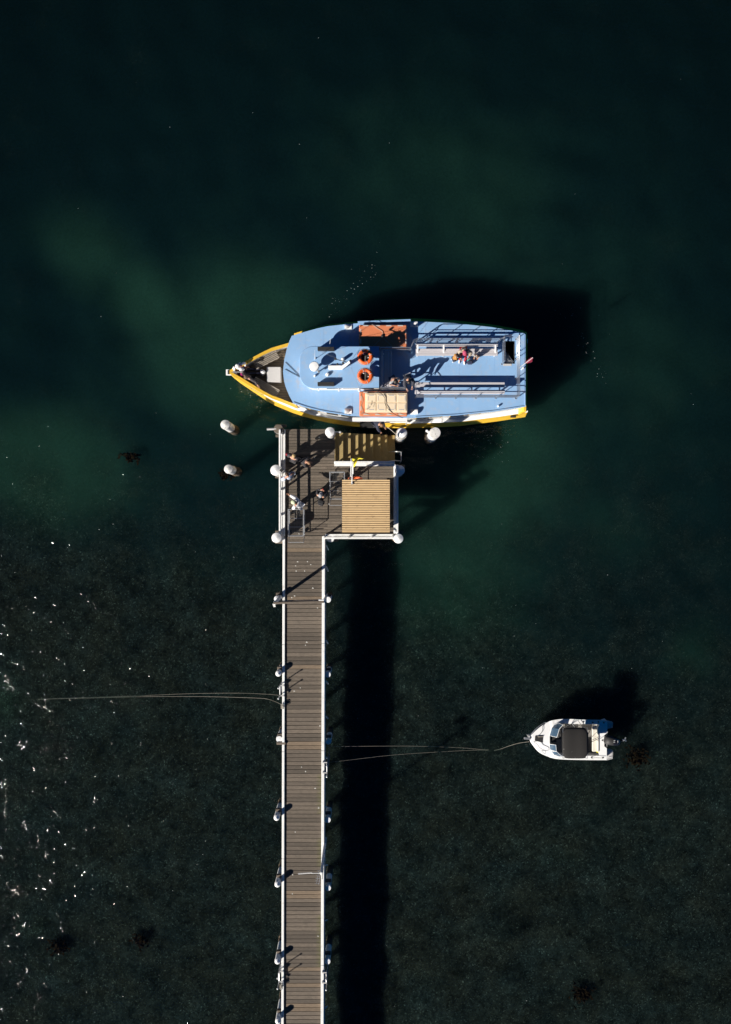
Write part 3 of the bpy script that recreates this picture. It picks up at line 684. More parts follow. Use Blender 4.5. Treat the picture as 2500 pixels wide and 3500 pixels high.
# ------------------------------------------------------------------ lines
def rope(name, pts, label, r=.006, cat='rope', mat=None):
    return mesh_thing(name, MB().tube(curve(pts, 8), r, 6), mat or M_line, label, cat, smooth=60)
rope('mooring_line', [W(963, 2377, 2.1), W(900, 2372, 1.75), W(800, 2369, 1.3), W(650, 2371, .4), W(500, 2377, .0), W(380, 2381, -.2), W(180, 2387, -.35)], 'upper of two thin lines running west from the walkway')
rope('mooring_line', [W(962, 2407, 2.1), W(924, 2392, 1.9), W(880, 2386, 1.6), W(700, 2381, .5), W(500, 2381, .05), W(330, 2385, -.2), W(130, 2390, -.35)], 'lower, heavier of two lines running west from the walkway', .008)
rope('mooring_line', [W(1114, 2552, 1.75), W(1200, 2551, 1.35), W(1400, 2550, .75), W(1560, 2555, .25), W(1640, 2561, .02), W(1672, 2563, -.05)], 'straight upper line from the east side towards the small boat', .008)
rope('mooring_line', [W(1117, 2607, 1.8), W(1200, 2597, 1.4), W(1340, 2581, .9), W(1500, 2570, .35), W(1620, 2564, .02), W(1668, 2564, -.06)], 'slanting lower line from the east ladder towards the small boat', .007)
rope('bow_rope', [W(1690, 2565, -.06), W(1712, 2560, .0), W(1740, 2550, .12), W(1775, 2540, .45), W(1811, 2535, .9)], 'bow rope of the small white boat dipping into the water', .009)
for (px, py, side) in ((966, 2408, 1), (962, 3365, 1)):
    c = W(px, py, 2.2); k_ = MB()
    for i in range(4):
        t_ = torus(c + V(0, -.06 * i, .02 * (i % 2)), .07, .016, (0.2, 1, .1), 14, 6); k_.add(t_.v, t_.f)
    mesh_thing('rope_knot', k_, M_rope, 'knotted rope on the west kerb ' + ('where the long lines end' if py < 3000 else 'below the southern ladder'), 'rope', 'rope knots on the west kerb', smooth=60)
# ------------------------------------------------------------------ ferry
YC, ZU, ZW_ = 7.1, 2.9, 4.15              # centre line, upper deck, wheelhouse roof
fb = thing('ferry', (1.0, YC, 0), 'small yellow-hulled passenger ferry with a pale blue upper deck', 'ferry')
HB = [(-6.95, .02), (-6.6, .30), (-6.04, .68), (-5.33, 1.15), (-4.89, 1.43), (-3.64, 1.945), (-2.5, 2.27), (-1.39, 2.5), (0, 2.64), (2.3, 2.67), (4.79, 2.58), (6.95, 2.31), (8.44, 2.08)]
def hb(x): return lerp(x, HB)
def sheer(x): return lerp(x, [(-6.95, 2.15), (-5.6, 1.95), (-4.2, 1.65), (-3.0, 1.2), (-2.2, 1.0), (6, .98), (8.44, 1.1)])
xs = [-6.95, -6.8, -6.6, -6.3, -6.0, -5.6, -5.2, -4.8, -4.3, -3.8, -3.2, -2.6, -2, -1, 0, 1, 2, 3, 4, 5, 6, 7, 7.8, 8.3, 8.44]
def inset(x): return lerp(x, [(-6.95, .0), (-6.3, .1), (-4, .26), (-2.5, .22), (0, .21), (8.44, .2)])
def hull_ring(x, s):
    b = hb(x); zs = sheer(x); st_ = max(0.0, (-5.9 - x)) * .35
    return [V(x + st_ * 1.2, YC, -.5 + st_ * .5), V(x + st_, YC + s * b * .62, -.32), V(x + st_ * .5, YC + s * b * .9, 0.0), V(x, YC + s * b, .42), V(x, YC + s * (b - inset(x) * .7), zs - .28), V(x, YC + s * max(b - inset(x), .012), zs)]
hl = MB()
for s in (-1, 1): hl.sheet([hull_ring(x, s) for x in xs])
tr_ = [hull_ring(8.44, 1), hull_ring(8.44, -1)]
hl.add(tr_[0] + tr_[1], [(0, 1, 7, 6), (1, 2, 8, 7), (2, 3, 9, 8), (3, 4, 10, 9), (4, 5, 11, 10)])
hull = hl.build('hull', M_yellow, fb, smooth=35)
# yellow stern corner, transom boards up to the deck and rubbing strake under the deck edge
UN = [(968, 1270), (972, 1232), (980, 1196), (990, 1165), (998, 1148), (1020, 1141), (1050, 1132), (1085, 1122.5), (1120, 1115), (1195, 1107), (1280, 1101), (1350, 1098.5), (1420, 1098), (1560, 1105), (1680, 1118), (1715, 1124), (1760, 1132), (1797, 1140)]
US = [(968, 1270), (971, 1300), (978, 1326), (990, 1354), (1003, 1378), (1020, 1384), (1050, 1394), (1085, 1403), (1120, 1410), (1195, 1421), (1280, 1427), (1350, 1429), (1420, 1428), (1560, 1420), (1680, 1408), (1715, 1403), (1760, 1396), (1797, 1390)]
def up(px, py, z=ZU): return W(px, py, z)
XS = sorted(set([968, 970, 972, 976, 980, 985, 990, 998, 1003, 1012, 1020, 1035, 1050, 1085, 1120, 1160, 1195, 1240, 1280, 1350, 1420, 1490, 1560, 1620, 1680, 1724, 1761, 1780, 1797]))
HAT = (1724, 1761, 1165, 1243)
dk = MB(); th = .07
def cols(x):
    return lerp(x, UN), lerp(x, US)
for xa, xb in zip(XS, XS[1:]):
    na, sa = cols(xa); nb, sb = cols(xb)
    segs = [(na, nb, sa, sb)]
    if xa >= HAT[0] and xb <= HAT[1]: segs = [(na, nb, HAT[2], HAT[2]), (HAT[3], HAT[3], sa, sb)]
    for (n1, n2, s1, s2) in segs:
        for z in (ZU, ZU - th):
            dk.add([V(*up(xa, n1).xy, z), V(*up(xa, s1).xy, z), V(*up(xb, s2).xy, z), V(*up(xb, n2).xy, z)], [(0, 1, 2, 3)])
    for tab in (UN, US):
        p, q = up(xa, lerp(xa, tab)), up(xb, lerp(xb, tab)); dk.add([p, q, V(q.x, q.y, ZU - th), V(p.x, p.y, ZU - th)], [(0, 1, 2, 3)])
p, q = up(1797, 1140), up(1797, 1390); dk.add([p, q, V(q.x, q.y, ZU - th), V(p.x, p.y, ZU - th)], [(0, 1, 2, 3)])
h4 = [up(HAT[0], HAT[2]), up(HAT[1], HAT[2]), up(HAT[1], HAT[3]), up(HAT[0], HAT[3])]
for i in range(4):
    p, q = h4[i], h4[(i + 1) % 4]; dk.add([p, q, V(q.x, q.y, ZU - th), V(p.x, p.y, ZU - th)], [(0, 1, 2, 3)])
bm = bmesh.new(); me_ = dk.mesh('upper_deck', M_blue, fb.location); bm.from_mesh(me_); bmesh.ops.remove_doubles(bm, verts=bm.verts, dist=.001); bmesh.ops.recalc_face_normals(bm, faces=bm.faces); bm.to_mesh(me_); bm.free()
deck_o = link('upper_deck', me_, fb)
for px in (1045, 1105, 1205, 1455, 1570, 1690):            # welded plate seams
    a_, b2 = up(px, lerp(px, UN) + 6), up(px, lerp(px, US) - 6)
    MB().box((a_.x, (a_.y + b2.y) / 2, ZU + .002), (.014, a_.y - b2.y, .006)).build('plate_seam', M_blue, fb)
# raised lips along the deck edge
def edge_strip(tab, x0, x1, dz, w, h, name, mat, off=0.0, sgn=1):
    pts = [x for x in XS if x0 <= x <= x1]; mb = MB(); r_ = []
    for x in pts:
        p = up(x, lerp(x, tab)); y = p.y + sgn * off
        r_.append([V(p.x, y - w / 2, ZU + dz), V(p.x, y + w / 2, ZU + dz), V(p.x, y + w / 2, ZU + dz + h), V(p.x, y - w / 2, ZU + dz + h)])
    return mb.rings(r_).build(name, mat, fb)
edge_strip(US, 1003, 1195, 0.0, .05, .05, 'edge_lip', M_blue, -.03, -1)
edge_strip(US, 1420, 1797, 0.0, .05, .05, 'edge_lip', M_blue, -.03, -1)
edge_strip(UN, 1003, 1280, -.55, .22, .09, 'rubbing_strake', M_yellow, .08, 1)
edge_strip(UN, 1280, 1797, -.6, .28, .09, 'rubbing_strake', M_yellow, .12, 1)
a, b_ = up(1797, 1140), up(1797, 1390)
MB().cbox((a.x + .08, (a.y + b_.y) / 2 + .02, 1.55), (.24, a.y - b_.y + .42, 1.5), .06).build('transom', M_yellow, fb)
MB().cbox((a.x - .03, (a.y + b_.y) / 2, ZU + .03), (.05, a.y - b_.y - .1, .05), .008).build('edge_lip', M_blue, fb)
# white sheer band on the hull top (side deck) and yellow bulwark capping round the bow
for s in (-1, 1):
    wt = MB(); g_ = []
    for x in [x for x in xs if x >= -5.4]:
        b = hb(x) - inset(x); zs = sheer(x); w_ = lerp(x, [(-5.4, .03), (-4, .12), (-3, .26), (-2, .30), (7, .28), (8.44, .2)])
        g_.append([V(x, YC + s * (b + .03 + lerp(x, [(-5.4, .02), (-4, .1), (-3, .06), (-2, 0)])), zs - lerp(x, [(-5.4, .1), (-4, .32), (-3, .2), (-2, .07)])), V(x, YC + s * (b + .025), zs + .0), V(x, YC + s * (b - .01), zs + .03), V(x, YC + s * (b - w_), zs + .03), V(x, YC + s * (b - w_), zs - .1)])
    wt.sheet(g_).build('sheer_band', M_white2, fb, smooth=35)
    cp = MB(); g_ = []
    for x in [-6.93, -6.75, -6.6, -6.3, -6.0, -5.6, -5.2, -4.8, -4.3, -3.9, -3.5]:
        b = hb(x) - inset(x); zs = sheer(x) + .035
        yi = max(b - .13, 0.0)
        g_.append([V(x, YC + s * (b + .035), zs), V(x, YC + s * (b + .035), zs + .05), V(x, YC + s * yi, zs + .05), V(x, YC + s * yi, zs)])
    cp.rings(g_).build('bulwark_capping', M_yellow, fb)
    ib = MB(); g_ = []
    for x in [-6.6, -6.3, -6.0, -5.6, -5.2, -4.8, -4.3, -3.9, -3.5]:
        b = hb(x) - inset(x) - .06; zs = sheer(x) + .03
        g_.append([V(x, YC + s * b, zs), V(x, YC + s * max(b - .05, .01), 1.15)])
    ib.sheet(g_).build('inner_bulwark', M_greylid, fb, smooth=40)
fd = MB(); g_ = []
for x in [-6.75, -6.5, -6.2, -5.8, -5.4, -5.0, -4.6, -4.2, -3.7, -3.3]:
    b = max(hb(x) - inset(x) - .06, .02); g_.append([V(x, YC - b, 1.2), V(x, YC - b * .3, 1.215), V(x, YC + b * .3, 1.215), V(x, YC + b, 1.2)])
fd.sheet(g_).build('foredeck', M_deckwood, fb, smooth=30)
# caulked seams between the foredeck boards
sm = MB()
for k in range(-12, 13):
    y = k * .13; xa = -6.6
    while xa < -3.4 and hb(xa) - inset(xa) - .12 < abs(y): xa += .05
    if xa < -3.6: sm.box(((xa - 3.4) / 2, YC + y, 1.212 + .003), (-3.4 - xa, .014, .012))
sm.build('deck_seams', M_black, fb, kind='stuff')
# bow roller platform
q = W(785, 1272, 2.15)
MB().cbox((q.x, YC, 2.1), (.36, .3, .06), .01).build('bow_platform', M_white2, fb)
MB().lathe((q.x - .02, YC - .1, 2.17), [(.07, 0), (.07, .2)], 10, (0, 1, 0)).build('bow_roller', M_black, fb, smooth=40)
MB().bar((q.x - .05, YC, 2.16), (-6.2, YC, 2.2), .06, .05).build('anchor_shank', M_steel, fb)
# slatted benches on the foredeck
def bow_bench(p0, p1, wdir, n, label):
    """p0-p1 inner edge; slats step outward"""
    z = 1.62; d = (p1 - p0); L = d.length; u = d / L; w = Vector(wdir).normalized(); w = (w - u * w.dot(u)).normalized()
    b = link('slatted_bench', None, fb, label=label); org = world_origin(fb)
    sl = MB().bar((-.5 * L, 0, 0), (.5 * L, 0, 0), .045, .03).mesh('slat', M_benchwood)
    for k in range(n):
        c = (p0 + p1) / 2 + w * (.085 * k + .03); o = link('slat', sl, b, loc=V(c.x, c.y, z) - org); o.rotation_euler = (0, 0, math.atan2(u.y, u.x))
    for t in (.08, .5, .92):
        c = p0.lerp(p1, t) + w * (.042 * n); MB().bar(V(*c.xy, z - .06) - w * .04 * n, V(*c.xy, z - .06) + w * .04 * n, .06, .06).build('bearer', M_darkwood, b)
        MB().box((c.x, c.y, 1.38), (.07, .07, .36)).build('leg', M_darkwood, b)
bow_bench(W(878, 1263, 1.62), W(956, 1223, 1.62), (-.5, 1, 0), 8, 'slatted bench along the north bulwark')
bow_bench(W(874, 1287, 1.62), W(957, 1333, 1.62), (-.5, -1, 0), 8, 'slatted bench along the south bulwark')
hc = W(936, 1279, 1.75)
MB().cbox((hc.x, hc.y, 1.5), (.72, .76, .5), .02).build('deck_hatch', M_greylid, fb)
MB().lathe(W(900, 1275, 1.2), [(.14, 0), (.14, .25), (.1, .4), (.1, .5)], 16).build('vent_pipe', M_white2, fb, smooth=40)
MB().ball(W(899, 1272, 1.82), (.13, .11, .12)).build('vent_head', M_white2, fb, smooth=60)
# cabin walls and windows
XW = [x for x in XS if x >= 985]
for tab, s in ((UN, 1), (US, -1)):
    g_ = []
    for x in XW:
        p = up(x, lerp(x, tab)); g_.append([V(p.x, p.y - s * .07, 1.05), V(p.x, p.y - s * .07, ZU - th - .005)])
    nm = MB().sheet(g_).build('cabin_wall', M_white2, fb, smooth=40)
    for (xa, xb) in ((1020, 1052), (1056, 1090), (1112, 1158), (1162, 1204), (1425, 1462), (1468, 1515), (1545, 1600), (1606, 1650)):
        p, q = up(xa, lerp(xa, tab)), up(xb, lerp(xb, tab)); o_ = -s * .055
        MB().bar(V(p.x, p.y + o_, 2.1), V(q.x, q.y + o_, 2.1), .02, .72).build('window_frame', M_yellow if xa < 1100 or xa > 1400 else M_white2, nm)
        d = (q - p).normalized() * .05
        MB().bar(V(*(p + d).xy, 2.1) + V(0, o_ + s * .012, 0), V(*(q - d).xy, 2.1) + V(0, o_ + s * .012, 0), .012, .6).build('window_pane', M_glass, nm)
fw = MB().sheet([[V(*up(x, lerp(x, UN)).xy, 1.2) + V(.08, 0, 0), V(*up(x, lerp(x, UN)).xy, ZU - th) + V(.08, 0, 0)] for x in (998, 990, 980, 972, 968)] + [[V(*up(x, lerp(x, US)).xy, 1.2) + V(.08, 0, 0), V(*up(x, lerp(x, US)).xy, ZU - th) + V(.08, 0, 0)] for x in (971, 978, 990, 1003)])
fw.build('cabin_front', M_white2, fb, smooth=50)
# side doorway and boarding gate on the quay side
dy = up(1260, 1427).y
MB().box((W(1262, 0, 1.6).x, dy - .0, 1.95), (.9, .06, 1.7)).build('doorway', M_dark, fb)
MB().cbox((W(1262, 0, 1.1).x, dy - .16, 1.12), (.95, .36, .05), .01).build('door_step', M_dark, fb)
gx0, gx1 = W(1312, 0, 1.6).x, W(1390, 0, 1.6).x
gt = MB().cbox(((gx0 + gx1) / 2, dy - .14, 1.95), (gx1 - gx0, .05, .08), .01).build('boarding_gate', M_white2, fb)
MB().cbox(((gx0 + gx1) / 2, dy - .14, 1.35), (gx1 - gx0, .04, .4), .01).build('gate_panel', M_yellow, gt)
for x in (gx0, gx1): MB().box((x, dy - .14, 1.6), (.06, .06, .9)).build('gate_post', M_white2, gt)
MB().cbox(((W(1205, 0, 2.8).x + W(1392, 0, 2.8).x) / 2, dy - .09, 2.85), (W(1392, 0, 2.8).x - W(1205, 0, 2.8).x, .2, .06), .01).build('door_canopy', M_white2, fb)
nn = up(1310, 1100).y
MB().bar(W(1224, 1103, ZU + .12), W(1404, 1096, ZU + .12), .1, .28, ch=.01).build('raft_coaming', M_blue, fb)
MB().cbox(W(1755, 1424, .9) , (.3, .1, .12), .02).build('mooring_cleat', M_black, fb)

# wheelhouse
def rr(px0, px1, py0, py1, r, z, inset_=0.0, n=10):
    k = K * (CAM_Z - z); a = W(px0, py1, z); b = W(px1, py0, z); pts = []
    x0, x1, y0, y1 = a.x + inset_, b.x - inset_, a.y + inset_, b.y - inset_
    pts += [(x1, y0), (x1, y1)]
    for i in range(n + 1):
        t = math.pi / 2 * i / n; pts.append((x0 + r * 1.05 - r * 1.05 * math.sin(t), y1 - r + r * math.cos(t)))
    for i in range(n + 1):
        t = math.pi / 2 * i / n; pts.append((x0 + r * 1.05 - r * 1.05 * math.cos(t), y0 + r - r * math.sin(t)))
    return pts
wr = rr(1027, 1296, 1185, 1325, .62, ZW_)
wro = MB().prism(wr, ZW_ - .07, ZW_).build('wheelhouse_roof', M_blue, fb)
rim = [V(p[0], p[1], ZW_ - .035) for p in wr]
MB().tube(rim, .03, 6, closed=True).build('roof_rim', M_blue, wro, smooth=50)
ww = [(x * .985 + .02, YC + .08 + (y - YC - .08) * .95) for x, y in wr]
wwo = MB().prism(ww, ZU - .002, ZW_ - .072).build('wheelhouse_wall', M_white2, fb)
ys_ = min(y for x, y in ww); yn_ = max(y for x, y in ww)
for s, y in ((-1, ys_), (1, yn_)):
    for xa, xb in ((-1.9, -1.2), (-1.1, -.4), (-.3, .4)):
        MB().box(((xa + xb) / 2, y + s * .008, ZU + .75), (xb - xa, .02, .5)).build('window_pane', M_glass, wwo)
for y in (6.84, 7.19): MB().box((min(x for x, y_ in ww) - .004, y, ZU + .75), (.02, .3, .5)).build('window_pane', M_glass, wwo)
# roof gear
def cyl(name, px, py, z0, prof, mat=M_white2, seg=20, par=None): return MB().lathe(W(px, py, z0), prof, seg).build(name, mat, par or fb, smooth=40)
cyl('radome', 1075, 1252, ZW_ + .58, [(.06, -.58), (.06, -.2), (.2, -.19), (.235, -.12), (.235, .02), (.2, .08), (.05, .1)])
MB().cbox(W(1090, 1270, ZW_ + .3), (.12, .12, .14), .02, rz=.4).build('searchlight', M_steel, fb)
cyl('searchlight_post', 1090, 1271, ZW_, [(.03, 0), (.03, .3)], M_steel, 8)
cyl('horn', 1077, 1285, ZW_, [(.06, 0), (.055, .1), (.03, .16)])
cyl('satellite_dome', 1120, 1281, ZW_, [(.09, 0), (.095, .1), (.06, .18), (.01, .2)])
cyl('satellite_dome', 1172, 1228, ZW_ + .2, [(.08, -.2), (.08, 0), (.08, .08), (.05, .15), (.01, .17)])
bx_ = W(1148, 1256, ZW_ + .1)
MB().cbox((bx_.x, bx_.y, ZW_ + .07), (.7, .2, .14), .015).build('roof_locker', M_white2, fb)
m0, m1 = W(1168, 1258, ZW_), W(1195, 1238, ZW_ + 2.1)
ms_ = MB().tube([m0, m0.lerp(m1, .5), m1], [.09, .08, .06], 10).build('mast', M_white2, fb, smooth=40)
mm = m0.lerp(m1, .62)
MB().bar(mm + V(-.5, .25, 0), mm + V(.25, .05, 0), .03, .03).build('spreader', M_black, ms_)
for dx, dy_, dz in ((-.5, .25, .02), (-.42, .02, -.1), (.2, .15, .05), (-.15, .05, .02)):
    MB().lathe(mm + V(dx, dy_, dz), [(.055, 0), (.06, .05), (.05, .12), (.02, .14)], 10).build('mast_light', M_black, ms_, smooth=40)
MB().lathe(m1 + V(0, 0, -.03), [(.05, 0), (.055, .1), (.02, .14)], 10).build('mast_light', M_white2, ms_, smooth=40)
for (pa, pb_) in (((1195, 1238), (1228, 1327)), ((1195, 1238), (1235, 1186)), ((1190, 1240), (1100, 1205))):
    MB().tube([m1 - V(0, 0, .15), W(*pb_, ZW_ + .02)], .006, 5).build('stay_wire', M_steel, ms_)
for py in (1193, 1313):
    bb = W(1115, py, ZW_ + .17)
    MB().cbox(bb, (.8, .17, .3), .012).build('sidelight_box', M_black, fb)
    MB().box(bb - V(0, 0, .16), (.5, .08, .05)).build('sidelight_bracket', M_black, fb)
MB().tube([W(1128, 1176, ZW_), W(1130, 1158, ZW_ + 1.3)], [.016, .01], 6).build('whip_aerial', M_white2, fb, smooth=40)
MB().tube([W(1077, 1228, ZW_), W(1077, 1196, ZW_ + 2.3)], [.014, .004], 6).build('whip_aerial', M_white2, fb, smooth=40)
cyl('aerial_base', 1078, 1226, ZW_, [(.035, 0), (.035, .06)], M_white2, 8)
for (p, q_) in ((W(976, 1238, ZU + .03), W(1030, 1291, ZU + .03)), (W(975, 1262, ZU + .03), W(1031, 1292, ZU + .03))): MB().tube([p, q_], .012, 6).build('stay_wire', M_black, fb)
for (px, py, s) in ((1187, 1117, -1), (1419, 1109, 1), (1187, 1406, -1), (1419, 1408, 1)):
    c = W(px, py, ZU + .0)
    o = MB().lathe(c + V(s * .12, 0, .12), [(.14, 0), (.135, .04), (.11, .14), (.05, .2), (.03, .24)], 16, (-s, 0, 0)).build('vent_cowl', M_white2, fb, smooth=40)
    MB().cbox(c + V(-s * .1, 0, .03), (.28, .26, .06), .01).build('cowl_base', M_white2, o)

# guard rails on the upper deck
def rail(name, base, closed_ends=True, heights=(.38, .72, 1.05), post=1.1, r=.019, mat=None):
    mat = mat or M_rail; o = link(name, None, fb); base = [Vector(p) for p in base]
    for h in heights:
        MB().tube([p + V(0, 0, h) for p in base], r, 8).build('rail_bar', mat, o, smooth=50)
    tot = []
    for p, q in zip(base, base[1:]):
        n = max(1, round((q - p).length / post))
        for i in range(n + 1): tot.append(p.lerp(q, i / n))
    done = []
    for p in tot:
        if any((p - d).length < .1 for d in done): continue
        done.append(p); MB().tube([p, p + V(0, 0, heights[-1])], r * .95, 8).build('rail_post', mat, o, smooth=50)
        MB().lathe(p, [(.045, 0), (.045, .02)], 10).build('post_foot', mat, o)
    return o
u = lambda px, py: W(px, py, ZU)
rail('north_guard_rail', [u(1404, 1192), u(1412, 1176), u(1424, 1171), u(1700, 1171), u(1714, 1165), u(1714, 1160), u(1764, 1160), u(1764, 1362)])
rail('south_guard_rail', [u(1420, 1361), u(1764, 1361)])
rail('stair_rail', [u(1715, 1163), u(1715, 1245)], post=1.3)
rail('deck_divider_rail', [u(1300, 1201), u(1402, 1201)], heights=(.5, 1.0), post=1.4, r=.03)
rail('deck_divider_rail', [u(1300, 1334), u(1388, 1334)], heights=(.5, 1.0), post=1.4, r=.03)
rail('wheelhouse_rail', [u(1090, 1334), u(1228, 1336)], heights=(.5, .9), post=1.0, r=.016, mat=M_white2)
MB().tube(curve([u(1421, 1361) + V(0, 0, 1.05), u(1418, 1340) + V(0, 0, 1.0), u(1420, 1320) + V(0, 0, .8), u(1428, 1320) + V(0, 0, .3)], 5), .019, 8).build('rail_hoop', M_rail, fb, smooth=50)
# long benches
def bench(name, x0, x1, planks, legs, label=None):
    o = link(name, None, fb, label=label)
    for (py, z, w, tilt) in planks:
        a, b_ = W(x0, py, ZU + z), W(x1, py, ZU + z)
        Mx = Matrix.Rotation(R(tilt), 3, 'X')
        MB().cbox((a + b_) / 2, ((b_ - a).x, w, .04), .012, M=Mx).build('bench_plank', M_alu, o)
    for lx in legs:
        for (py, z, w, tilt) in planks[:1] + planks[-1:]:
            c = W(lx, py, ZU + z); MB().box((c.x, c.y, ZU + z / 2), (.06, .06, z - .03)).build('leg', M_white2, o)
        p, q = W(lx, planks[0][0], ZU + planks[0][1] - .06), W(lx, planks[-1][0], ZU + planks[-1][1] - .1)
        MB().bar(p, q, .07, .05).build('bracket', M_white2, o)
bench('deck_bench', 1422, 1702, [(1211.5, .45, .13, 0), (1204, .45, .08, 0), (1196.5, .45, .14, 0), (1180.5, .58, .25, -62), (1175.5, .81, .25, -62)], (1428, 1517, 1694), 'long aluminium bench beside the north rail')
bench('deck_bench', 1419, 1726, [(1311, .45, .13, 0), (1319.5, .45, .13, 0), (1342, .8, .25, 66), (1338, .58, .25, 66)], (1520, 1613, 1708), 'long aluminium bench beside the south rail')
o = link('cross_bench', None, fb, label='short aluminium bench across the deck behind the wheelhouse')
for (px, z, w) in ((1322, .45, .2), (1334.5, .45, .14), (1306, .8, .12)):
    a, b_ = W(px, 1198, ZU + z), W(px, 1322, ZU + z); MB().cbox((a + b_) / 2, (w, (a - b_).y, .04), .012).build('bench_plank', M_alu, o)
for py in (1210, 1310):
    MB().box(W(1326, py, ZU + .2), (.3, .05, .4)).build('leg', M_white2, o); MB().bar(W(1312, py, ZU + .4), W(1306, py, ZU + .8), .05, .05).build('bracket', M_white2, o)
# companionway
a, b_ = W(1724, 1243, ZU - th), W(1761, 1165, ZU - th)
cw = MB(); x0, x1, y0, y1 = a.x, b_.x, a.y, b_.y; zb = 1.1
cw.add([V(x0, y0, ZU - th), V(x1, y0, ZU - th), V(x1, y1, ZU - th), V(x0, y1, ZU - th), V(x0, y0, zb), V(x1, y0, zb), V(x1, y1, zb), V(x0, y1, zb)], [(0, 1, 5, 4), (1, 2, 6, 5), (2, 3, 7, 6), (3, 0, 4, 7), (4, 5, 6, 7)])
cwo = cw.build('companionway', M_dark, fb, fix=False)
for k in range(7):
    t = k / 6; MB().box((x0 + .2, y0 + .12 + t * .82, ZU - .18 - t * 1.45), (.34, .13, .03)).build('stair_tread', M_steel, cwo)
for dx in (.02, .39): MB().bar((x0 + dx, y0 + .05, ZU - .08), (x0 + dx, y0 + 1.0, ZU - 1.7), .03, .12).build('stair_stringer', M_rail, cwo)
MB().tube([V(x0 + .4, y0 + .02, ZU + .0), V(x0 + .4, y0 + .04, ZU + .25), V(x0 + .1, y0 + .95, ZU - .9)], .018, 8).build('stair_handrail', M_rail, cwo, smooth=40)
MB().box(W(1735, 1247, ZU + .008), (.42, .1, .012)).build('step_strip', M_greylid, cwo)
cyl('deck_fitting', 1703, 1389, ZU, [(.05, 0), (.05, .14), (.02, .18)], M_white2, 10)
cyl('stern_light', 1783, 1263, ZU, [(.035, 0), (.035, .35), (.05, .36), (.05, .45)], M_white2, 10)
# stern ensign
ef = thing('ensign', W(1776, 1256, ZU), 'dark red ensign on a raked staff over the ferry stern', 'flag')
e0, e1 = W(1775, 1258, ZU + .8), W(1822, 1222, ZU + 1.9)
MB().tube([e0, e1], [.02, .014], 8).build('staff', M_greylid, ef, smooth=40)
g_ = []
d_ = (e1 - e0).normalized(); f0 = e0.lerp(e1, .62)
for i in range(9):
    t = i / 8; row = []
    for j in range(9):
        s_ = j / 8; row.append(f0.lerp(e1, t) + V(.02 + .09 * math.sin(s_ * 6 + t * 2), .03 + .08 * math.cos(s_ * 7 + t * 3) - .04, -.02 - .55 * s_) * (.35 + .65 * s_))
    g_.append(row)
fo = MB().sheet(g_).build('cloth', M_flagred, ef, smooth=80, fix=False); fo.modifiers.new('thickness', 'SOLIDIFY').thickness = .004

# ------------------------------------------------------------------ lettering helper
LC = {}
def glyph(ch):
    if ch not in LC:
        c = bpy.data.curves.new('t', 'FONT'); c.body = ch; c.size = 1; c.align_x = 'CENTER'; c.extrude = .02
        o = bpy.data.objects.new('t', c); scene.collection.objects.link(o); dg = bpy.context.evaluated_depsgraph_get()
        me = o.evaluated_get(dg).to_mesh(); LC[ch] = ([v.co.copy() for v in me.vertices], [tuple(p.vertices) for p in me.polygons])
        o.evaluated_get(dg).to_mesh_clear(); bpy.data.objects.remove(o); bpy.data.curves.remove(c)
    return LC[ch]
def letters_arc(mb, text, c, rad, a0, a1, size, z, inward=False):
    n = len(text)
    for i, ch in enumerate(text):
        if ch == ' ': continue
        t = R(a0 + (a1 - a0) * i / max(1, n - 1)); vs, fs = glyph(ch)
        rot = t - math.pi / 2 if a1 < a0 else t + math.pi / 2
        M = Matrix.Rotation(rot, 3, 'Z'); p = V(c.x + rad * math.cos(t), c.y + rad * math.sin(t), z)
        mb.add([p + M @ V(v.x * size, (v.y - .35) * size, v.z * size) for v in vs], fs)

# ------------------------------------------------------------------ life rings on the wheelhouse roof
def life_ring(px, py, label, words):
    z0 = ZW_ + .5; c = W(px, py, z0)
    t = thing('life_ring', c, label, 'life ring', 'life rings on the wheelhouse roof')
    torus(c, .285, .085, (0, 0, 1), 40, 14).build('ring', M_buoy, t, smooth=80)
    MB().lathe(c + V(0, 0, -.1), [(.21, 0), (.21, .02)], 24).build('net_floor', M_canvas, t)
    MB().lathe(V(c.x, c.y, ZW_), [(.19, 0), (.19, .4)], 20).build('stand', M_steel, t, smooth=40)
    for k in range(4):
        a = R(20 + 90 * k); e = V(math.cos(a), math.sin(a), 0); torus(c + e * .285, .088, .012, (-math.sin(a), math.cos(a), 0), 16, 6).build('band', M_tape, t, smooth=80)
    for (a, l) in ((120, .05), (350, .07)):
        e = V(math.cos(R(a)), math.sin(R(a)), 0); MB().ball(c + e * .15 + V(0, 0, -.02), (.04, .03, .03), 8, 6).build('float_light', M_white2, t, smooth=60)
    pts = []
    for k in range(48):
        a = 2 * math.pi * k / 48; bulge = .025 + .05 * abs(math.sin(2 * a)); pts.append(c + V(math.cos(a), math.sin(a), 0) * (.37 + bulge * .5) + V(0, 0, -.01 * math.cos(4 * a)))
    MB().tube(pts, .013, 6, closed=True).build('grab_line', M_rope, t, smooth=60)
    MB().tube([c + V(0, .42, .06), c + V(0, .1, .1), c + V(0, -.1, .1), c + V(0, -.42, .06)], .009, 5).build('lashing', M_rope, t)
    mb = MB(); letters_arc(mb, words[0], c, .285, 185, 95, .09, c.z + .082); letters_arc(mb, words[1], c, .285, 30, -35, .09, c.z + .082)
    mb.build('lettering', M_letter, t, kind='stuff')
    return t
life_ring(1249, 1220, 'orange life ring partly in the mast shadow on the wheelhouse roof', ('MYRA SPIRIT', 'AKUNA'))
life_ring(1249, 1285, 'orange life ring in full sun nearer the quay on the wheelhouse roof', ('MYRA SPIRIT', 'AKUNA'))

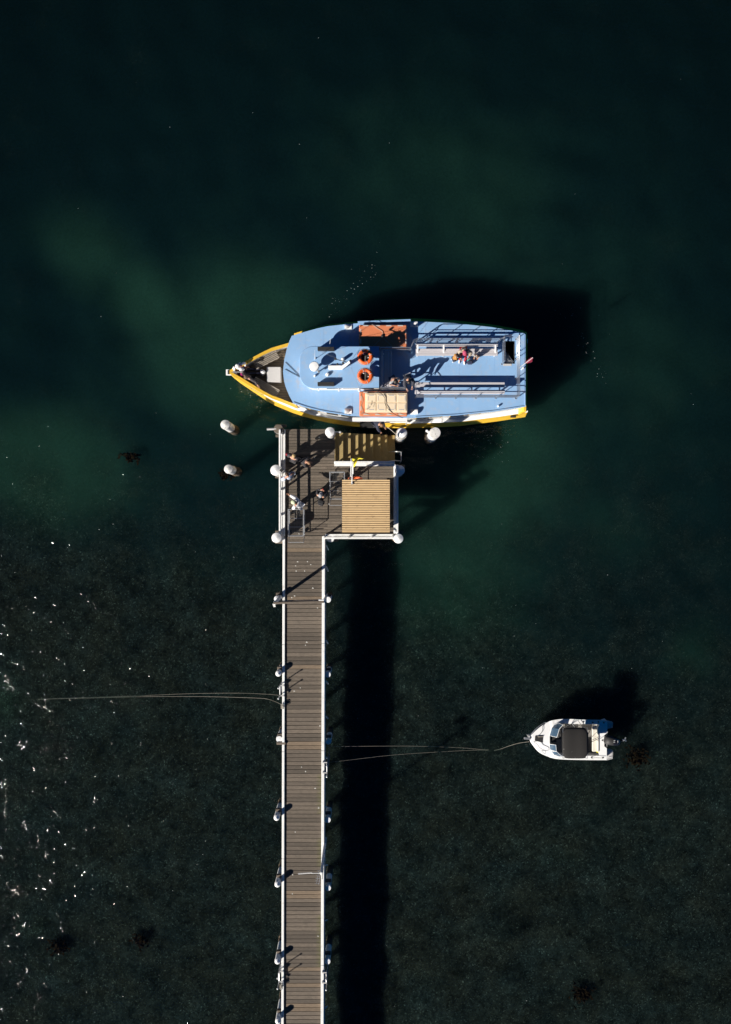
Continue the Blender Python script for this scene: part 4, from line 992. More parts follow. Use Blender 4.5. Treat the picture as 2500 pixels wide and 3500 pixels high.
# ------------------------------------------------------------------ life rafts
def raft(x0, x1, y0, y1, label, cream):
    z = ZU + .5; a, b_ = W(x0, y1, z), W(x1, y0, z); c = (a + b_) / 2
    t = thing('life_raft', V(c.x, c.y, ZU), label, 'life raft', 'float rafts on the upper deck')
    MB().cbox((c.x, c.y, ZU + .29), ((b_ - a).x, (b_ - a).y, .42), .05).build('raft_body', M_orange, t)
    for x in (a.x + .3, c.x, b_.x - .3): MB().box((x, c.y, ZU + .04), (.1, (b_ - a).y * .8, .08)).build('skid', M_white2, t)
    tp = MB(); k = .0
    for fx in (.14, .38, .62, .86):
        for yy in (a.y + .06, b_.y - .06):
            MB().box((a.x + (b_ - a).x * fx, yy, ZU + .503), (.26, .05, .006)).build('tape', M_tape, t)
    for yy in (c.y - .25, c.y + .25):
        for xx in (a.x + .08, b_.x - .06): MB().box((xx, yy, ZU + .503), (.05, .22, .006)).build('tape', M_tape, t)
    return t, a, b_, c
t, a, b_, c = raft(1228, 1392, 1109, 1190, 'orange float raft lying flat in the wheelhouse shadow, north side of the ferry', False)
ls = MB().tube(curve([W(1272, 1108, ZU + .55), W(1290, 1122, ZU + .54), W(1307, 1133, ZU + .54), W(1308, 1148, ZU + .55)], 5), .012, 6).build('lashing', M_rope, t, smooth=40)
for q in ((1275, 1185), (1345, 1188)): MB().tube([W(1308, 1152, ZU + .55), W(*q, ZU + .52)], .009, 5).build('lashing', M_rope, t)
MB().ball(W(1308, 1148, ZU + .55), (.07, .09, .04), 8, 6).build('knot', M_black, t, smooth=60)
mb = MB()
for i, ch in enumerate('MYRA SPIRIT'):
    if ch != ' ':
        vs, fs = glyph(ch); mb.add([W(1296 + 2.6 * i, 1152, ZU + .506) + V(v.x * .06, v.y * .06, v.z * .06) for v in vs], fs)
mb.build('lettering', M_letter, t, kind='stuff')
t, a, b_, c = raft(1229, 1394, 1337, 1421, 'orange float raft with a cream panelled box on top, quay side of the ferry', True)
p0, p1 = W(1249, 1409, ZU + .72), W(1393, 1343, ZU + .72); cc = (p0 + p1) / 2; sx, sy = (p1 - p0).x, (p1 - p0).y
box_ = MB().cbox((cc.x, cc.y, ZU + .6), (sx, sy, .2), .02).build('cream_box', M_cream, t)
for i in range(4):
    for j in range(2):
        x = p0.x + .06 + (sx - .1) * (i + .5) / 4; y = p0.y + .05 + (sy - .1) * (j + .5) / 2
        MB().cbox((x, y, ZU + .705), ((sx - .1) / 4 - .05, (sy - .1) / 2 - .04, .05), .008).build('panel', M_cream, box_)
        MB().box((x, y + (.14 if j else -.14), ZU + .733), (.24, .045, .006)).build('tape', M_tape, box_)
        MB().box((x + (.17 if i > 1 else -.17), y, ZU + .733), (.035, .22, .006)).build('tape', M_tape, box_)
mb = MB()
letters_arc(mb, 'MYRA SPIRIT', W(1243, 1378, ZU), .42, 0, -80, .085, ZU + .735)
letters_arc(mb, 'AKUNA', W(1252, 1385, ZU), .4, 8, -22, .06, ZU + .735)
mb.build('lettering', M_letter, box_, kind='stuff')
lash = MB().tube(curve([W(1280, 1331, ZU + 1.0), W(1290, 1337, ZU + .82), W(1303, 1345, ZU + .8), W(1316, 1360, ZU + .78), W(1317, 1380, ZU + .78), W(1330, 1400, ZU + .77), W(1352, 1417, ZU + .6), W(1378, 1428, ZU + .3)], 5), .014, 6).build('lashing', M_black, t, smooth=40)
gl_ = MB(); pts = []
for k in range(26):
    f = k / 25; pts.append(V(a.x + .06 + (b_ - a).x * f * .95, a.y + .1 + .045 * math.sin(f * 25), ZU + .52))
gl_.tube(pts, .01, 5); pts = [V(a.x + .14 + .05 * math.sin(f * 12), a.y + .1 + ((b_ - a).y - .2) * f, ZU + .52) for f in [k / 16 for k in range(17)]]
gl_.tube(pts, .01, 5); pts = [V(a.x + .3 + (b_ - a).x * f * .85, b_.y - .06 + .03 * math.sin(f * 20), ZU + .52) for f in [k / 20 for k in range(21)]]
gl_.tube(pts, .01, 5); gl_.build('grab_line', M_rope, t, smooth=40)
rope('mooring_rope', [W(1320, 1458, 1.9), W(1338, 1470, 2.0), W(1356, 1487, 2.3), W(1362, 1494, 2.6)], 'doubled pale rope from the crew member to the pile', .014, mat=M_rope)
pc = W(1375, 1479, 3.3)
mesh_thing('rope_loop', torus((pc.x, pc.y, 2.75), .275, .02, (0.1, -.15, 1), 26, 6), M_rope, 'rope loop round the pile by the steps', 'rope', smooth=60)
# ------------------------------------------------------------------ small motor boat
def S(cx, cy, z): return W(1740 + cx / 3.248, 2380 + cy / 3.248, z)
mbt = thing('motor_boat', S(700, 480, 0), 'small white motor boat with a black canopy floating off the walkway', 'motor boat')
ZG = .85
NB = [(228, 468), (245, 435), (320, 362), (400, 305), (480, 268), (600, 252), (730, 254), (900, 264), (1095, 272)]
SB = [(228, 472), (245, 512), (300, 588), (350, 632), (430, 668), (520, 694), (640, 703), (900, 708), (1090, 708)]
def smooth_tab(tab): return [(q.x, q.y) for q in curve([V(a_, b2, 0) for a_, b2 in tab], 6)]
NB, SB = smooth_tab(NB), smooth_tab(SB)
cxs = [228, 232, 236, 240, 245, 255, 270, 285, 300, 320, 345, 370, 400, 425, 450, 480, 520, 560, 600, 650, 700, 800, 900, 1000, 1090]
cy0 = 482
rings_ = []
for cx in cxs:
    n, s = S(cx, lerp(cx, NB), ZG), S(cx, lerp(cx, SB), ZG); m = (n + s) / 2
    sq = lerp(cx, [(228, .1), (400, .55), (700, .82), (1090, .86)]); zk = lerp(cx, [(228, .35), (330, -.1), (500, -.25), (1090, -.25)])
    rings_.append([n, n.lerp(m, .03) + V(0, 0, -.12), V(m.x, m.y + (n.y - m.y) * sq, .05), V(m.x, m.y, zk), V(m.x, m.y + (s.y - m.y) * sq, .05), s.lerp(m, .03) + V(0, 0, -.12), s])
mh = MB().sheet(rings_); L7 = rings_[-1]; mh.add(L7, [(0, 1, 2, 3, 4, 5, 6)])
mh.build('hull', M_white2, mbt, smooth=40)
# deck with side decks around the cockpit
CI = [(450, 482, 482), (453, 445, 520), (462, 405, 560), (478, 352, 604), (500, 320, 640), (525, 304, 658), (555, 298, 667), (600, 300, 668), (700, 306, 662), (1000, 310, 660)]
dkm = MB()
cx2 = [228, 233, 238, 245, 255, 270, 285, 300, 320, 345, 370, 400, 425, 450]
g_ = []
for cx in cx2:
    n, s = S(cx, lerp(cx, NB), ZG + .01), S(cx, lerp(cx, SB), ZG + .01); g_.append([n, n.lerp(s, .25) + V(0, 0, .06 if cx > 245 else 0), n.lerp(s, .5) + V(0, 0, .09 if cx > 245 else 0), n.lerp(s, .75) + V(0, 0, .06 if cx > 245 else 0), s])
dkm.sheet(g_); dkm.build('foredeck', M_white2, mbt, smooth=50)
for tab, col in ((NB, 1), (SB, 2)):
    g_ = []
    for cx in (450, 453, 457, 462, 470, 478, 488, 500, 512, 525, 540, 555, 600, 700, 800, 900, 1000, 1090):
        o_ = S(cx, lerp(cx, tab), ZG + .01); i_ = S(cx, lerp(cx, [(c[0], c[col]) for c in CI]), ZG + (.09 if cx < 500 else .05 if cx < 555 else .02))
        g_.append([o_, i_, V(i_.x, i_.y, .3)])
    MB().sheet(g_).build('side_deck', M_white2, mbt, smooth=40)
q0, q1, q2, q3 = S(480, 310, .3), S(1005, 300, .3), S(1005, 665, .3), S(480, 655, .3)
MB().prism([(q0.x, q0.y), (q1.x, q1.y), (q2.x, q2.y), (q3.x, q3.y)], .26, .3).build('cockpit_floor', M_floor, mbt)
# transom with cut-out for the motor
tp = [(1000, 308), (1092, 272), (1092, 400), (1058, 430), (1058, 555), (1085, 575), (1085, 706), (1000, 662)]
pts = [S(x, y, ZG) for x, y in tp]
MB().prism([(p.x, p.y) for p in pts], .3, ZG + .03).build('transom', M_white2, mbt)
for (y0, y1, lb_) in ((278, 360, 'n'), (590, 706, 's')):
    pts = [S(1092, y0, .45), S(1155, y0 + 12, .45), S(1150, y1 - 14, .45), S(1092, y1, .45)]
    po = MB().prism([(p.x, p.y) for p in pts], .2, .48).build('swim_platform', M_greylid, mbt)
    MB().tube([S(1092, y0 + 8, .6), S(1148, y0 + 18, .6), S(1146, y1 - 18, .6), S(1092, y1 - 8, .6)], .016, 6).build('step_rail', M_rail, po, smooth=40)
# seats
MB().cbox((S(955, 470, .65)), (.3, 1.35, .12), .03).build('rear_seat', M_vinyl, mbt)
MB().cbox((S(985, 470, .8)), (.07, 1.35, .3), .03).build('seat_back', M_vinyl, mbt)
for cy in (400, 580):
    o = MB().cbox(S(800, cy, .62), (.45, .42, .12), .03).build('helm_seat', M_vinyl, mbt); MB().lathe(S(800, cy, .3), [(.06, 0), (.06, .3)], 10).build('pedestal', M_steel, o)
# windscreen: two dark panes each side of an open centre
def pane(pts, zs, nm='windscreen_pane'):
    mb = MB(); P = [S(x, y, z) for (x, y), z in zip(pts, zs)]; mb.add(P, [tuple(range(len(P)))]); o = mb.build(nm, M_blueglass, mbt, fix=False)
    o.modifiers.new('thickness', 'SOLIDIFY').thickness = .012
    MB().tube(P, .016, 6, closed=True).build('frame', M_white2, o, smooth=40)
pane([(455, 437), (478, 350), (500, 318), (548, 295), (600, 318), (560, 365), (533, 455)], [.95, .95, .93, .93, 1.35, 1.38, 1.4])
pane([(452, 530), (456, 592), (528, 612), (522, 540)], [.95, .95, 1.4, 1.4])
pane([(470, 605), (500, 650), (560, 668), (600, 668), (560, 640), (535, 615)], [.95, .93, .9, .9, 1.25, 1.35])
MB().cbox(S(500, 485, .8), (.28, .26, .04), .01).build('companion_hatch', M_black, mbt)
# dash
MB().cbox(S(560, 400, .78), (.22, .7, .2), .04).build('dashboard', M_black, mbt)
torus(S(590, 420, 1.0), .15, .018, (.7, 0, .7), 20, 8).build('steering_wheel', M_black, mbt, smooth=60)
# anchor well, bow roller, rails, rope
awp = [S(x, y, ZG + .075) for x, y in ((292, 440), (378, 432), (375, 512), (286, 490))]
aw = MB().prism([(p.x, p.y) for p in awp], ZG - .05, ZG + .112).build('anchor_well', M_black, mbt)
for k in range(5): MB().tube([S(320 + 12 * k, 438 + 4 * k, ZG + .13), S(332 + 12 * k, 455 - 3 * k, ZG + .14)], .014, 5).build('rope_coil', M_rope, aw)
MB().bar(S(168, 465, .95), S(245, 470, .93), .11, .05, ch=.01).build('bow_roller', M_steel, mbt)
for pts in ([(245, 420), (310, 350), (388, 296), (412, 293)], [(265, 500), (310, 530), (350, 575), (405, 605), (402, 640), (362, 606)]):
    MB().tube(curve([S(x, y, ZG + (.05 if i in (0, len(pts) - 1) else .24)) for i, (x, y) in enumerate(pts)], 5), .014, 6).build('bow_rail', M_rail, mbt, smooth=50)
MB().tube(curve([S(345, 425, ZG + .1), S(375, 380, ZG + .1), S(372, 340, ZG + .1), S(405, 296, ZG + .06)], 5), .012, 5).build('deck_rope', M_black, mbt)
# canopy
zc = 2.1; rows = []
for i in range(13):
    u_ = i / 12; cx = 592 + (882 - 592) * u_; row = []
    for j in range(13):
        v_ = j / 12; cy = 350 + (690 - 350) * v_
        rr_ = 26 * ((abs(u_ - .5) * 2) ** 6) * ((abs(v_ - .5) * 2) ** 6)
        x = cx + (rr_ if u_ < .5 else -rr_); y = cy + (rr_ if v_ < .5 else -rr_) - 8 * math.sin(u_ * math.pi) * (1 - v_) * .6
        row.append(S(x, y, zc - .10 * (abs(v_ - .5) * 2) ** 2.5 - .05 * (abs(u_ - .5) * 2) ** 3 + .01 * math.sin(u_ * 9)))
    rows.append(row)
bi = MB().sheet(rows).build('canopy', M_canvas, mbt, smooth=60, fix=False); bi.modifiers.new('thickness', 'SOLIDIFY').thickness = .012
for u_ in (600, 735, 872):
    a, b_ = S(u_, 352, zc - .1), S(u_, 688, zc - .1)
    fa, fb_ = S(700, 300, ZG), S(700, 664, ZG)
    MB().tube([fa, a], .014, 6).build('canopy_frame', M_rail, mbt); MB().tube([fb_, b_], .014, 6).build('canopy_frame', M_rail, mbt)
    MB().tube([a, (a + b_) / 2 + V(0, 0, .06), b_], .014, 6).build('canopy_bow', M_rail, mbt)
for (x, y) in ((743, 422), (665, 468), (672, 490), (741, 510), (709, 553), (697, 610), (648, 530), (612, 585)):
    uu, vv = (x - 592) / 290, (y - 350) / 340; c = S(x, y, zc - .10 * (abs(vv - .5) * 2) ** 2.5 - .05 * (abs(uu - .5) * 2) ** 3 + .01 * math.sin(uu * 9) + .005); MB().lathe(c, [(.02, -.012), (.022, .003), (.01, .005)], 7).build('bird_dropping', M_drop, bi)
for (x, y) in ((825, 285), (932, 290), (995, 285), (1055, 293), (1038, 488), (918, 678), (1042, 682), (398, 460)): MB().lathe(S(x, y, ZG + .03), [(.04, -.02), (.04, .02), (.02, .03)], 10).build('deck_fitting', M_black, mbt, smooth=40)
for pts in ([(920, 690), (945, 683), (1000, 683), (1060, 684)], [(1000, 470), (930, 500), (900, 520)], [(990, 455), (925, 485)], [(770, 270), (790, 300), (820, 345)]):
    MB().tube(curve([S(x, y, ZG + .12) for x, y in pts], 4), .012, 5).build('grab_rail', M_black, mbt, smooth=40)
MB().cbox(S(985, 595, .7), (.1, .3, .08), .02).build('yellow_rope_bag', M_flagyel, mbt)
# outboard motor
mo = link('outboard_motor', None, mbt)
ax = (S(1240, 505, 1.05) - S(1065, 480, 1.05)); ax.z = 0; ax.normalize(); ang = math.atan2(ax.y, ax.x); Mz = Matrix.Rotation(ang, 3, 'Z')
def sec(cx, cy, z, w, h, tip):
    c = S(cx, cy, z); return [c + Mz @ V(0, w * math.copysign(abs(math.cos(t)) ** .6, math.cos(t)), h * math.copysign(abs(math.sin(t)) ** .6, math.sin(t))) for t in [2 * math.pi * k / 16 for k in range(16)]]
cow = MB().rings([sec(1058, 478, .95, .12, .12, 0), sec(1068, 480, .97, .2, .2, 0), sec(1110, 487, 1.0, .235, .26, 0), sec(1152, 494, 1.0, .22, .26, 0)]).build('cowl_base', M_black, mo, smooth=50)
c2 = MB().rings([sec(1150, 494, 1.02, .2, .25, 0), sec(1165, 497, 1.02, .215, .26, 0), sec(1205, 503, 1.0, .19, .22, 0), sec(1232, 507, .96, .13, .16, 0), sec(1243, 509, .93, .04, .06, 0)]).build('cowl', M_motor, mo, smooth=60)
MB().rings([sec(1210, 503, .7, .06, .3, 0), sec(1255, 490, .3, .05, .2, 0)]).build('drive_leg', M_motor, mo, smooth=50)
MB().lathe(S(1260, 487, .12), [(.05, -.12), (.07, 0), (.03, .16)], 10, (1, 0.1, .2)).build('gearcase', M_steel, mo, smooth=50)
for k in range(3):
    a = k * 2.094; MB().bar(S(1290, 480, .14), S(1290, 480, .14) + V(.02, .13 * math.cos(a), .13 * math.sin(a)), .07, .015).build('propeller_blade', M_steel, mo)
mb = MB(); vs_all = []
for i, ch in enumerate('75'):
    vs, fs = glyph(ch); M2 = Matrix.Rotation(ang + math.pi / 2, 3, 'Z'); o_ = S(1180, 512 - i * 18, 1.285)
    mb.add([o_ + M2 @ V(v.x * .11, v.y * .11, v.z * .2) for v in vs], fs)
mb.bar(S(1208, 492, 1.225), S(1208, 518, 1.225), .025, .02)
mb.build('lettering', M_letterw, mo, kind='stuff')

# ------------------------------------------------------------------ kelp clumps under water, foam flecks
def kelp(px, py, w, h, n, label, z=-.2):
    c = W(px, py, z); mb = MB()
    for i in range(n):
        a = rnd.uniform(0, 6.28); L = rnd.uniform(.3, .6); b = c + V(rnd.gauss(0, w * .3), rnd.gauss(0, h * .3), rnd.uniform(-.12, .12))
        d = V(math.cos(a), math.sin(a), 0); s_ = V(-d.y, d.x, 0); g_ = []
        for k in range(5):
            t = k / 4; p = b + d * L * t * .5 + s_ * .05 * math.sin(t * 6 + a) + V(0, 0, .06 * math.sin(t * 5 + i)); wd = .045 * math.sin(.3 + t * 2.6) + .006
            g_.append([p - s_ * wd, p + V(0, 0, .01), p + s_ * wd])
        mb.sheet(g_)
    o = mesh_thing('kelp_clump', mb, M_weed, label, 'seaweed', 'kelp clumps under water'); o.modifiers.new('thickness', 'SOLIDIFY').thickness = .006
kelp(448, 1562, .75, .28, 45, 'brown kelp drifting in green water west of the landing')
kelp(772, 1625, .6, .35, 45, 'brown kelp at the foot of the mottled free-standing pile')
kelp(2180, 2590, .9, .8, 90, 'brown kelp clump beside the outboard motor of the small boat')
kelp(1988, 3400, .8, .6, 80, 'brown kelp clump on the pebbles near the bottom edge, east side')
kelp(205, 3240, .9, .6, 70, 'kelp clump on the pebbles southwest, larger of a pair')
kelp(480, 3215, .6, .5, 55, 'kelp clump on the pebbles southwest, smaller of a pair')
fm = MB()
def fleck(px, py, s):
    c = W(px, py, .012); a = rnd.uniform(0, 6.28)
    fm.add([c + V(math.cos(a + t) * s * rnd.uniform(.4, 2.0), math.sin(a + t) * s * rnd.uniform(.3, .9), 0) for t in (0, 1.2, 2.4, 3.6, 4.9)], [(0, 1, 2, 3, 4)])
for (x0, x1, y0, y1, n) in ((1130, 1290, 895, 1060, 50), (1980, 2060, 1120, 1300, 26), (800, 900, 1320, 1420, 30), (1640, 1760, 1480, 1540, 16), (1930, 1960, 1050, 1090, 8)):
    for i in range(n):
        t = rnd.random(); fleck(x0 + (x1 - x0) * t + rnd.gauss(0, 14), y0 + (y1 - y0) * (1 - t if x0 == 1130 else t) + rnd.gauss(0, 16), rnd.choice((.006, .008, .012, .018)))
for i in range(70): fleck(rnd.uniform(0, 2500), rnd.uniform(100, 3450), rnd.choice((.008, .012, .016)))
fm.build('foam_flecks', pm('foam', (.42, .45, .45), .6, .1), kind='stuff')
# ------------------------------------------------------------------ people
CM = {}
def cloth(name, col, rough=.9, var=.18, scale=14, stripes=None):
    if name not in CM:
        m = pm('cloth_' + name, col, rough, var, scale, bump=.2)
        if stripes:
            nt = m.node_tree; N = nt.nodes; L = nt.links; b = N['Principled BSDF']; w = N.new('ShaderNodeTexWave'); w.bands_direction = 'Z'; w.inputs['Scale'].default_value = 7
            tc = N.new('ShaderNodeTexCoord'); L.new(tc.outputs['Object'], w.inputs[0]); mr = N.new('ShaderNodeMapRange'); mr.inputs[1].default_value = .45; mr.inputs[2].default_value = .55; L.new(w.outputs['Fac'], mr.inputs[0])
            mx = N.new('ShaderNodeMix'); mx.data_type = 'RGBA'; mx.inputs[6].default_value = (*col, 1); mx.inputs[7].default_value = (*stripes, 1); L.new(mr.outputs[0], mx.inputs[0]); L.new(mx.outputs[2], b.inputs['Base Color'])
        CM[name] = m
    return CM[name]
M_skin = pm('skin', (.5, .27, .18), .55, .06, 20); M_skin2 = pm('skin_tanned', (.36, .17, .1), .55, .06, 20)
M_eye = pm('eye', (.02, .015, .012), .2, .05)
def skin_mesh(name, mat, chains, parent, sub=1, root_first=True):
    """chains: lists of (key, point, radius); points with the same key are shared joints"""
    idx = {}; vs = []; rad = []; es = []; roots = []
    for ch in chains:
        prev = None
        for key, p, r in ch:
            if key not in idx: idx[key] = len(vs); vs.append(Vector(p)); rad.append(r)
            i = idx[key]
            if prev is not None and (prev, i) not in es and prev != i: es.append((prev, i))
            prev = i
    me = bpy.data.meshes.new(name); me.from_pydata([tuple(v) for v in vs], es, [])
    me.materials.append(mat)
    ob = link(name, me, parent)
    md = ob.modifiers.new('skin', 'SKIN'); md.use_smooth_shade = True; md.branch_smoothing = .6
    sk = me.skin_vertices[0].data if me.skin_vertices else None
    if sk is None:
        bm = bmesh.new(); bm.from_mesh(me); bm.verts.layers.skin.verify(); bm.to_mesh(me); bm.free(); sk = me.skin_vertices[0].data
    comp = list(range(len(vs)))
    def find(a):
        while comp[a] != a: a = comp[a]
        return a
    for a, b in es: comp[find(b)] = find(a)
    seen = set()
    for i, r in enumerate(rad):
        sk[i].radius = (r, r) if not isinstance(r, tuple) else r
        c = find(i); sk[i].use_root = c not in seen; seen.add(c)
    ss = ob.modifiers.new('smooth', 'SUBSURF'); ss.levels = sub; ss.render_levels = sub
    return ob
def ik(a, t, l1, l2, hint):
    d = t - a; L = d.length
    if L > (l1 + l2) * .995: t = a + d * ((l1 + l2) * .995 / L); d = t - a; L = d.length
    u = d / L; x = (l1 * l1 - l2 * l2 + L * L) / (2 * L); h = math.sqrt(max(l1 * l1 - x * x, 0))
    n = Vector(hint); n = n - u * n.dot(u)
    n = n.normalized() if n.length > 1e-5 else V(0, 0, 1)
    return a + u * x + n * h, t
def person(label, base, face, H=1.72, pelvis=None, lean=5, side=0, hands=None, feet=None, look=(0, 0), top=None, legs=None, shoes=None, hair=None, hat=None, skin=None, bulk=.02, short_sleeve=False, shorts=False, hair_r=1.0, group=None, brim=True, child=False):
    """base: point on the floor; face: heading in degrees; local x forward, y left, z up"""
    s = H / 1.72; skin = skin or M_skin
    e = thing('person', base, label, 'person', group); e.rotation_euler = (0, 0, R(face))
    P = Vector(pelvis or (0, 0, .93)) * s
    Q = Matrix.Rotation(R(side), 3, 'X') @ Matrix.Rotation(R(lean), 3, 'Y')
    T = lambda x, y, z: P + Q @ (V(x, y, z) * s)
    waist, chest, neck = T(0, 0, .2), T(0, 0, .40), T(0, 0, .53)
    Hq = Q @ Matrix.Rotation(R(look[0]), 3, 'Z') @ Matrix.Rotation(R(look[1]), 3, 'Y')
    hd = lambda x, y, z: neck + Hq @ (V(x, y, z) * s * (1.12 if child else 1))
    shl, shr = T(0, .185, .46), T(0, -.185, .46); hpl, hpr = P + V(0, .1, -.03) * s, P + V(0, -.1, -.03) * s
    hands = hands or ((.12, .26, .78), (.12, -.26, .78)); feet = feet or ((.0, .11, 0), (.03, -.11, 0))
    bch = []; tch = []; lch = []; fingers = []
    hr_ = .088 * (1.12 if child else 1)
    bch.append([('p', P, .115 * s), ('w', waist, .105 * s), ('c', chest, .13 * s), ('n', neck, .052 * s), ('h0', hd(.01, 0, .09), .068 * s), ('h1', hd(.012, 0, .16), hr_ * s), ('h2', hd(.0, 0, .235), .062 * s)])
    tch.append([('p', P + V(0, 0, -.06) * s, (.125 + bulk) * s), ('w', waist, (.12 + bulk) * s), ('c', chest, (.145 + bulk) * s), ('n', T(0, 0, .5), (.075 + bulk) * s)])
    for sg, sh_, hp, hand, foot, k in ((1, shl, hpl, hands[0], feet[0], 'l'), (-1, shr, hpr, hands[1], feet[1], 'r')):
        tgt = Vector(hand) * s; el, wr_ = ik(sh_, tgt, .29 * s, .25 * s, V(-.5, sg * .8, -.6))
        ha = (wr_ - el).normalized(); palm = wr_ + ha * .075 * s
        bch.append([('c', chest, .13 * s), ('s' + k, sh_, .062 * s), ('e' + k, el, .043 * s), ('wr' + k, wr_, .03 * s), ('pm' + k, palm, (.04 * s, .022 * s))])
        tch.append([('c', chest, (.145 + bulk) * s), ('s' + k, sh_, (.068 + bulk) * s)] + ([('e' + k, sh_.lerp(el, .75), (.055 + bulk) * s)] if short_sleeve else [('e' + k, el, (.05 + bulk) * s), ('wr' + k, wr_ - ha * .03 * s, (.038 + bulk * .7) * s)]))
        sd = ha.cross(V(0, 0, 1)); sd = sd.normalized() if sd.length > .2 else V(0, 1, 0); dn = ha.cross(sd).normalized()
        if dn.z > 0: dn = -dn
        for fi, (o_, L_) in enumerate(((-.03, .062), (-.01, .075), (.01, .07), (.03, .055))):
            b0 = palm + sd * o_ * s + ha * .02 * s; b1 = b0 + (ha * .8 + dn * .3).normalized() * L_ * .55 * s; b2 = b1 + (ha * .5 + dn * .8).normalized() * L_ * .5 * s
            fingers.append([('f%s%d0' % (k, fi), b0, .009 * s), ('f%s%d1' % (k, fi), b1, .0085 * s), ('f%s%d2' % (k, fi), b2, .007 * s)])
        b0 = palm - ha * .045 * s - sd * sg * .03 * s; b1 = b0 + (ha * .6 - sd * sg * .7 + dn * .2).normalized() * .035 * s
        fingers.append([('t%s0' % k, b0, .011 * s), ('t%s1' % k, b1, .0095 * s), ('t%s2' % k, b1 + ha * .028 * s, .008 * s)])
        ft = Vector(foot) * s; an = ft + V(-.03, 0, .09) * s; kn, an = ik(hp, an, .44 * s, .43 * s, V(1, sg * .12, .25))
        bch.append([('p', P, .115 * s), ('hp' + k, hp, .085 * s), ('k' + k, kn, .055 * s), ('a' + k, an, .036 * s)])
        lch.append([('p', P, (.125 + bulk * .4) * s), ('hp' + k, hp, .098 * s), ('k' + k, kn if not shorts else hp.lerp(kn, .9), .07 * s)] + ([] if shorts else [('a' + k, an + V(0, 0, .02) * s, .052 * s)]))
        sh_m = MB(); fwd = (V(kn.x - hp.x, kn.y - hp.y, 0)); fwd = V(1, 0, 0) if fwd.length < .25 * s else fwd.normalized()
        c = V(an.x, an.y, an.z - .045 * s); yaw = Matrix.Rotation(math.atan2(fwd.y, fwd.x), 3, 'Z')
        sh_m.rings([[c + yaw @ (V(x, w * math.cos(t), max(-.045, hz * math.sin(t)) + (hz - .045 if False else 0)) * s) for t in [2 * math.pi * q / 10 for q in range(10)]] for x, w, hz in ((-.075, .02, .03), (-.06, .036, .06), (.0, .042, .065), (.08, .046, .045), (.14, .042, .035), (.175, .02, .02))])
        link('shoe', sh_m.mesh('shoe', shoes or cloth('black_shoe', (.02, .02, .02)), smooth=50), e)
    nose = [('no0', hd(.075, 0, .15), .014 * s), ('no1', hd(.112, 0, .135), .012 * s)]
    ears = [[('ea0' + str(g), hd(0, g * .075, .15), .016 * s), ('ea1' + str(g), hd(-.008, g * .098, .155), .014 * s)] for g in (-1, 1)]
    skin_mesh('body', skin, bch + fingers + [nose] + ears, e)
    mth = link('mouth', MB().ball(hd(.078, 0, .095), (.012, .024, .006), 8, 4).mesh('mouth', M_lip), e)
    for g in (-1, 1): link('eye', MB().ball(hd(.078, g * .034, .165), .012, 8, 6).mesh('eye', M_eye, smooth=60), e)
    skin_mesh('jacket' if bulk > .03 else 'shirt', top, tch, e); skin_mesh('shorts' if shorts else 'trousers', legs, lch, e)
    hm_ = MB(); Mh = Hq
    hm_.ball(hd(-.018, 0, .185), (.098 * s * hair_r, .094 * s * hair_r, .092 * s * hair_r), 14, 10, M=Mh)
    if hair_r > 1.05:
        for q in range(26):
            a = rnd.uniform(0, 6.28); b = rnd.uniform(.1, 1.5); dv = V(math.cos(a) * math.cos(b) * .09 - .02, math.sin(a) * math.cos(b) * .09, math.sin(b) * .085 + .18); hm_.ball(hd(*dv), .034 * s, 7, 5)
    link('hair', hm_.mesh('hair', hair or cloth('brown_hair', (.05, .03, .018), .6), smooth=80), e)
    if hat:
        ht = MB(); ht.rings([[hd(-.012, 0, .0) + Hq @ (V(rx * math.cos(t), rx * .95 * math.sin(t), z) * s) for t in [2 * math.pi * q / 16 for q in range(16)]] for rx, z in ((.112, .185), (.113, .21), (.1, .255), (.065, .288), (.01, .298))])
        ho = link('cap', ht.mesh('cap', hat, smooth=60), e)
        if brim:
            br = MB(); g_ = []
            for q in range(9):
                t = R(-65 + 130 * q / 8); g_.append([hd(-.012, 0, 0) + Hq @ (V(.108 * math.cos(t), .105 * math.sin(t), .19) * s), hd(-.012, 0, 0) + Hq @ (V(.108 * math.cos(t) + .085 * math.cos(t) ** .7, .1 * math.sin(t), .178) * s)])
            bo = link('cap_brim', br.sheet(g_).mesh('cap_brim', hat, fix=False), ho); bo.modifiers.new('thickness', 'SOLIDIFY').thickness = .006
    return e
M_lip = pm('lips', (.4, .13, .11), .5, .05)
white_c = cloth('white', (.72, .72, .72)); dark_c = cloth('charcoal', (.035, .033, .036)); blk = cloth('black', (.015, .015, .017)); denim = cloth('denim', (.05, .075, .14)); grey_c = cloth('grey', (.3, .31, .33))
paleblue = cloth('pale_blue', (.5, .56, .68)); beige = cloth('beige', (.38, .31, .24)); must = cloth('mustard', (.42, .2, .045)); red_c = cloth('red', (.4, .012, .03)); navy_c = cloth('navy', (.03, .035, .06)); stripe = cloth('striped', (.03, .025, .03), stripes=(.7, .66, .6))
brown_s = cloth('brown', (.1, .065, .05)); wshoe = cloth('white_shoe', (.7, .7, .7)); lilac_s = cloth('lilac_shoe', (.45, .44, .55)); pinkcap = cloth('rose_cap', (.4, .06, .12)); magenta = cloth('magenta', (.3, .015, .13)); pgreen = cloth('pale_green', (.55, .6, .38))
blond = cloth('blond_hair', (.42, .29, .13), .6); ltbrown = cloth('light_brown_hair', (.22, .12, .06), .6); dkhair = cloth('dark_hair', (.018, .013, .009), .5); brhair = cloth('chestnut_hair', (.07, .04, .022), .6)
bootc = cloth('black_shoe', (.02, .02, .02))
D = ZD + .005
def at_head(px, py, z): return W(px, py, z)
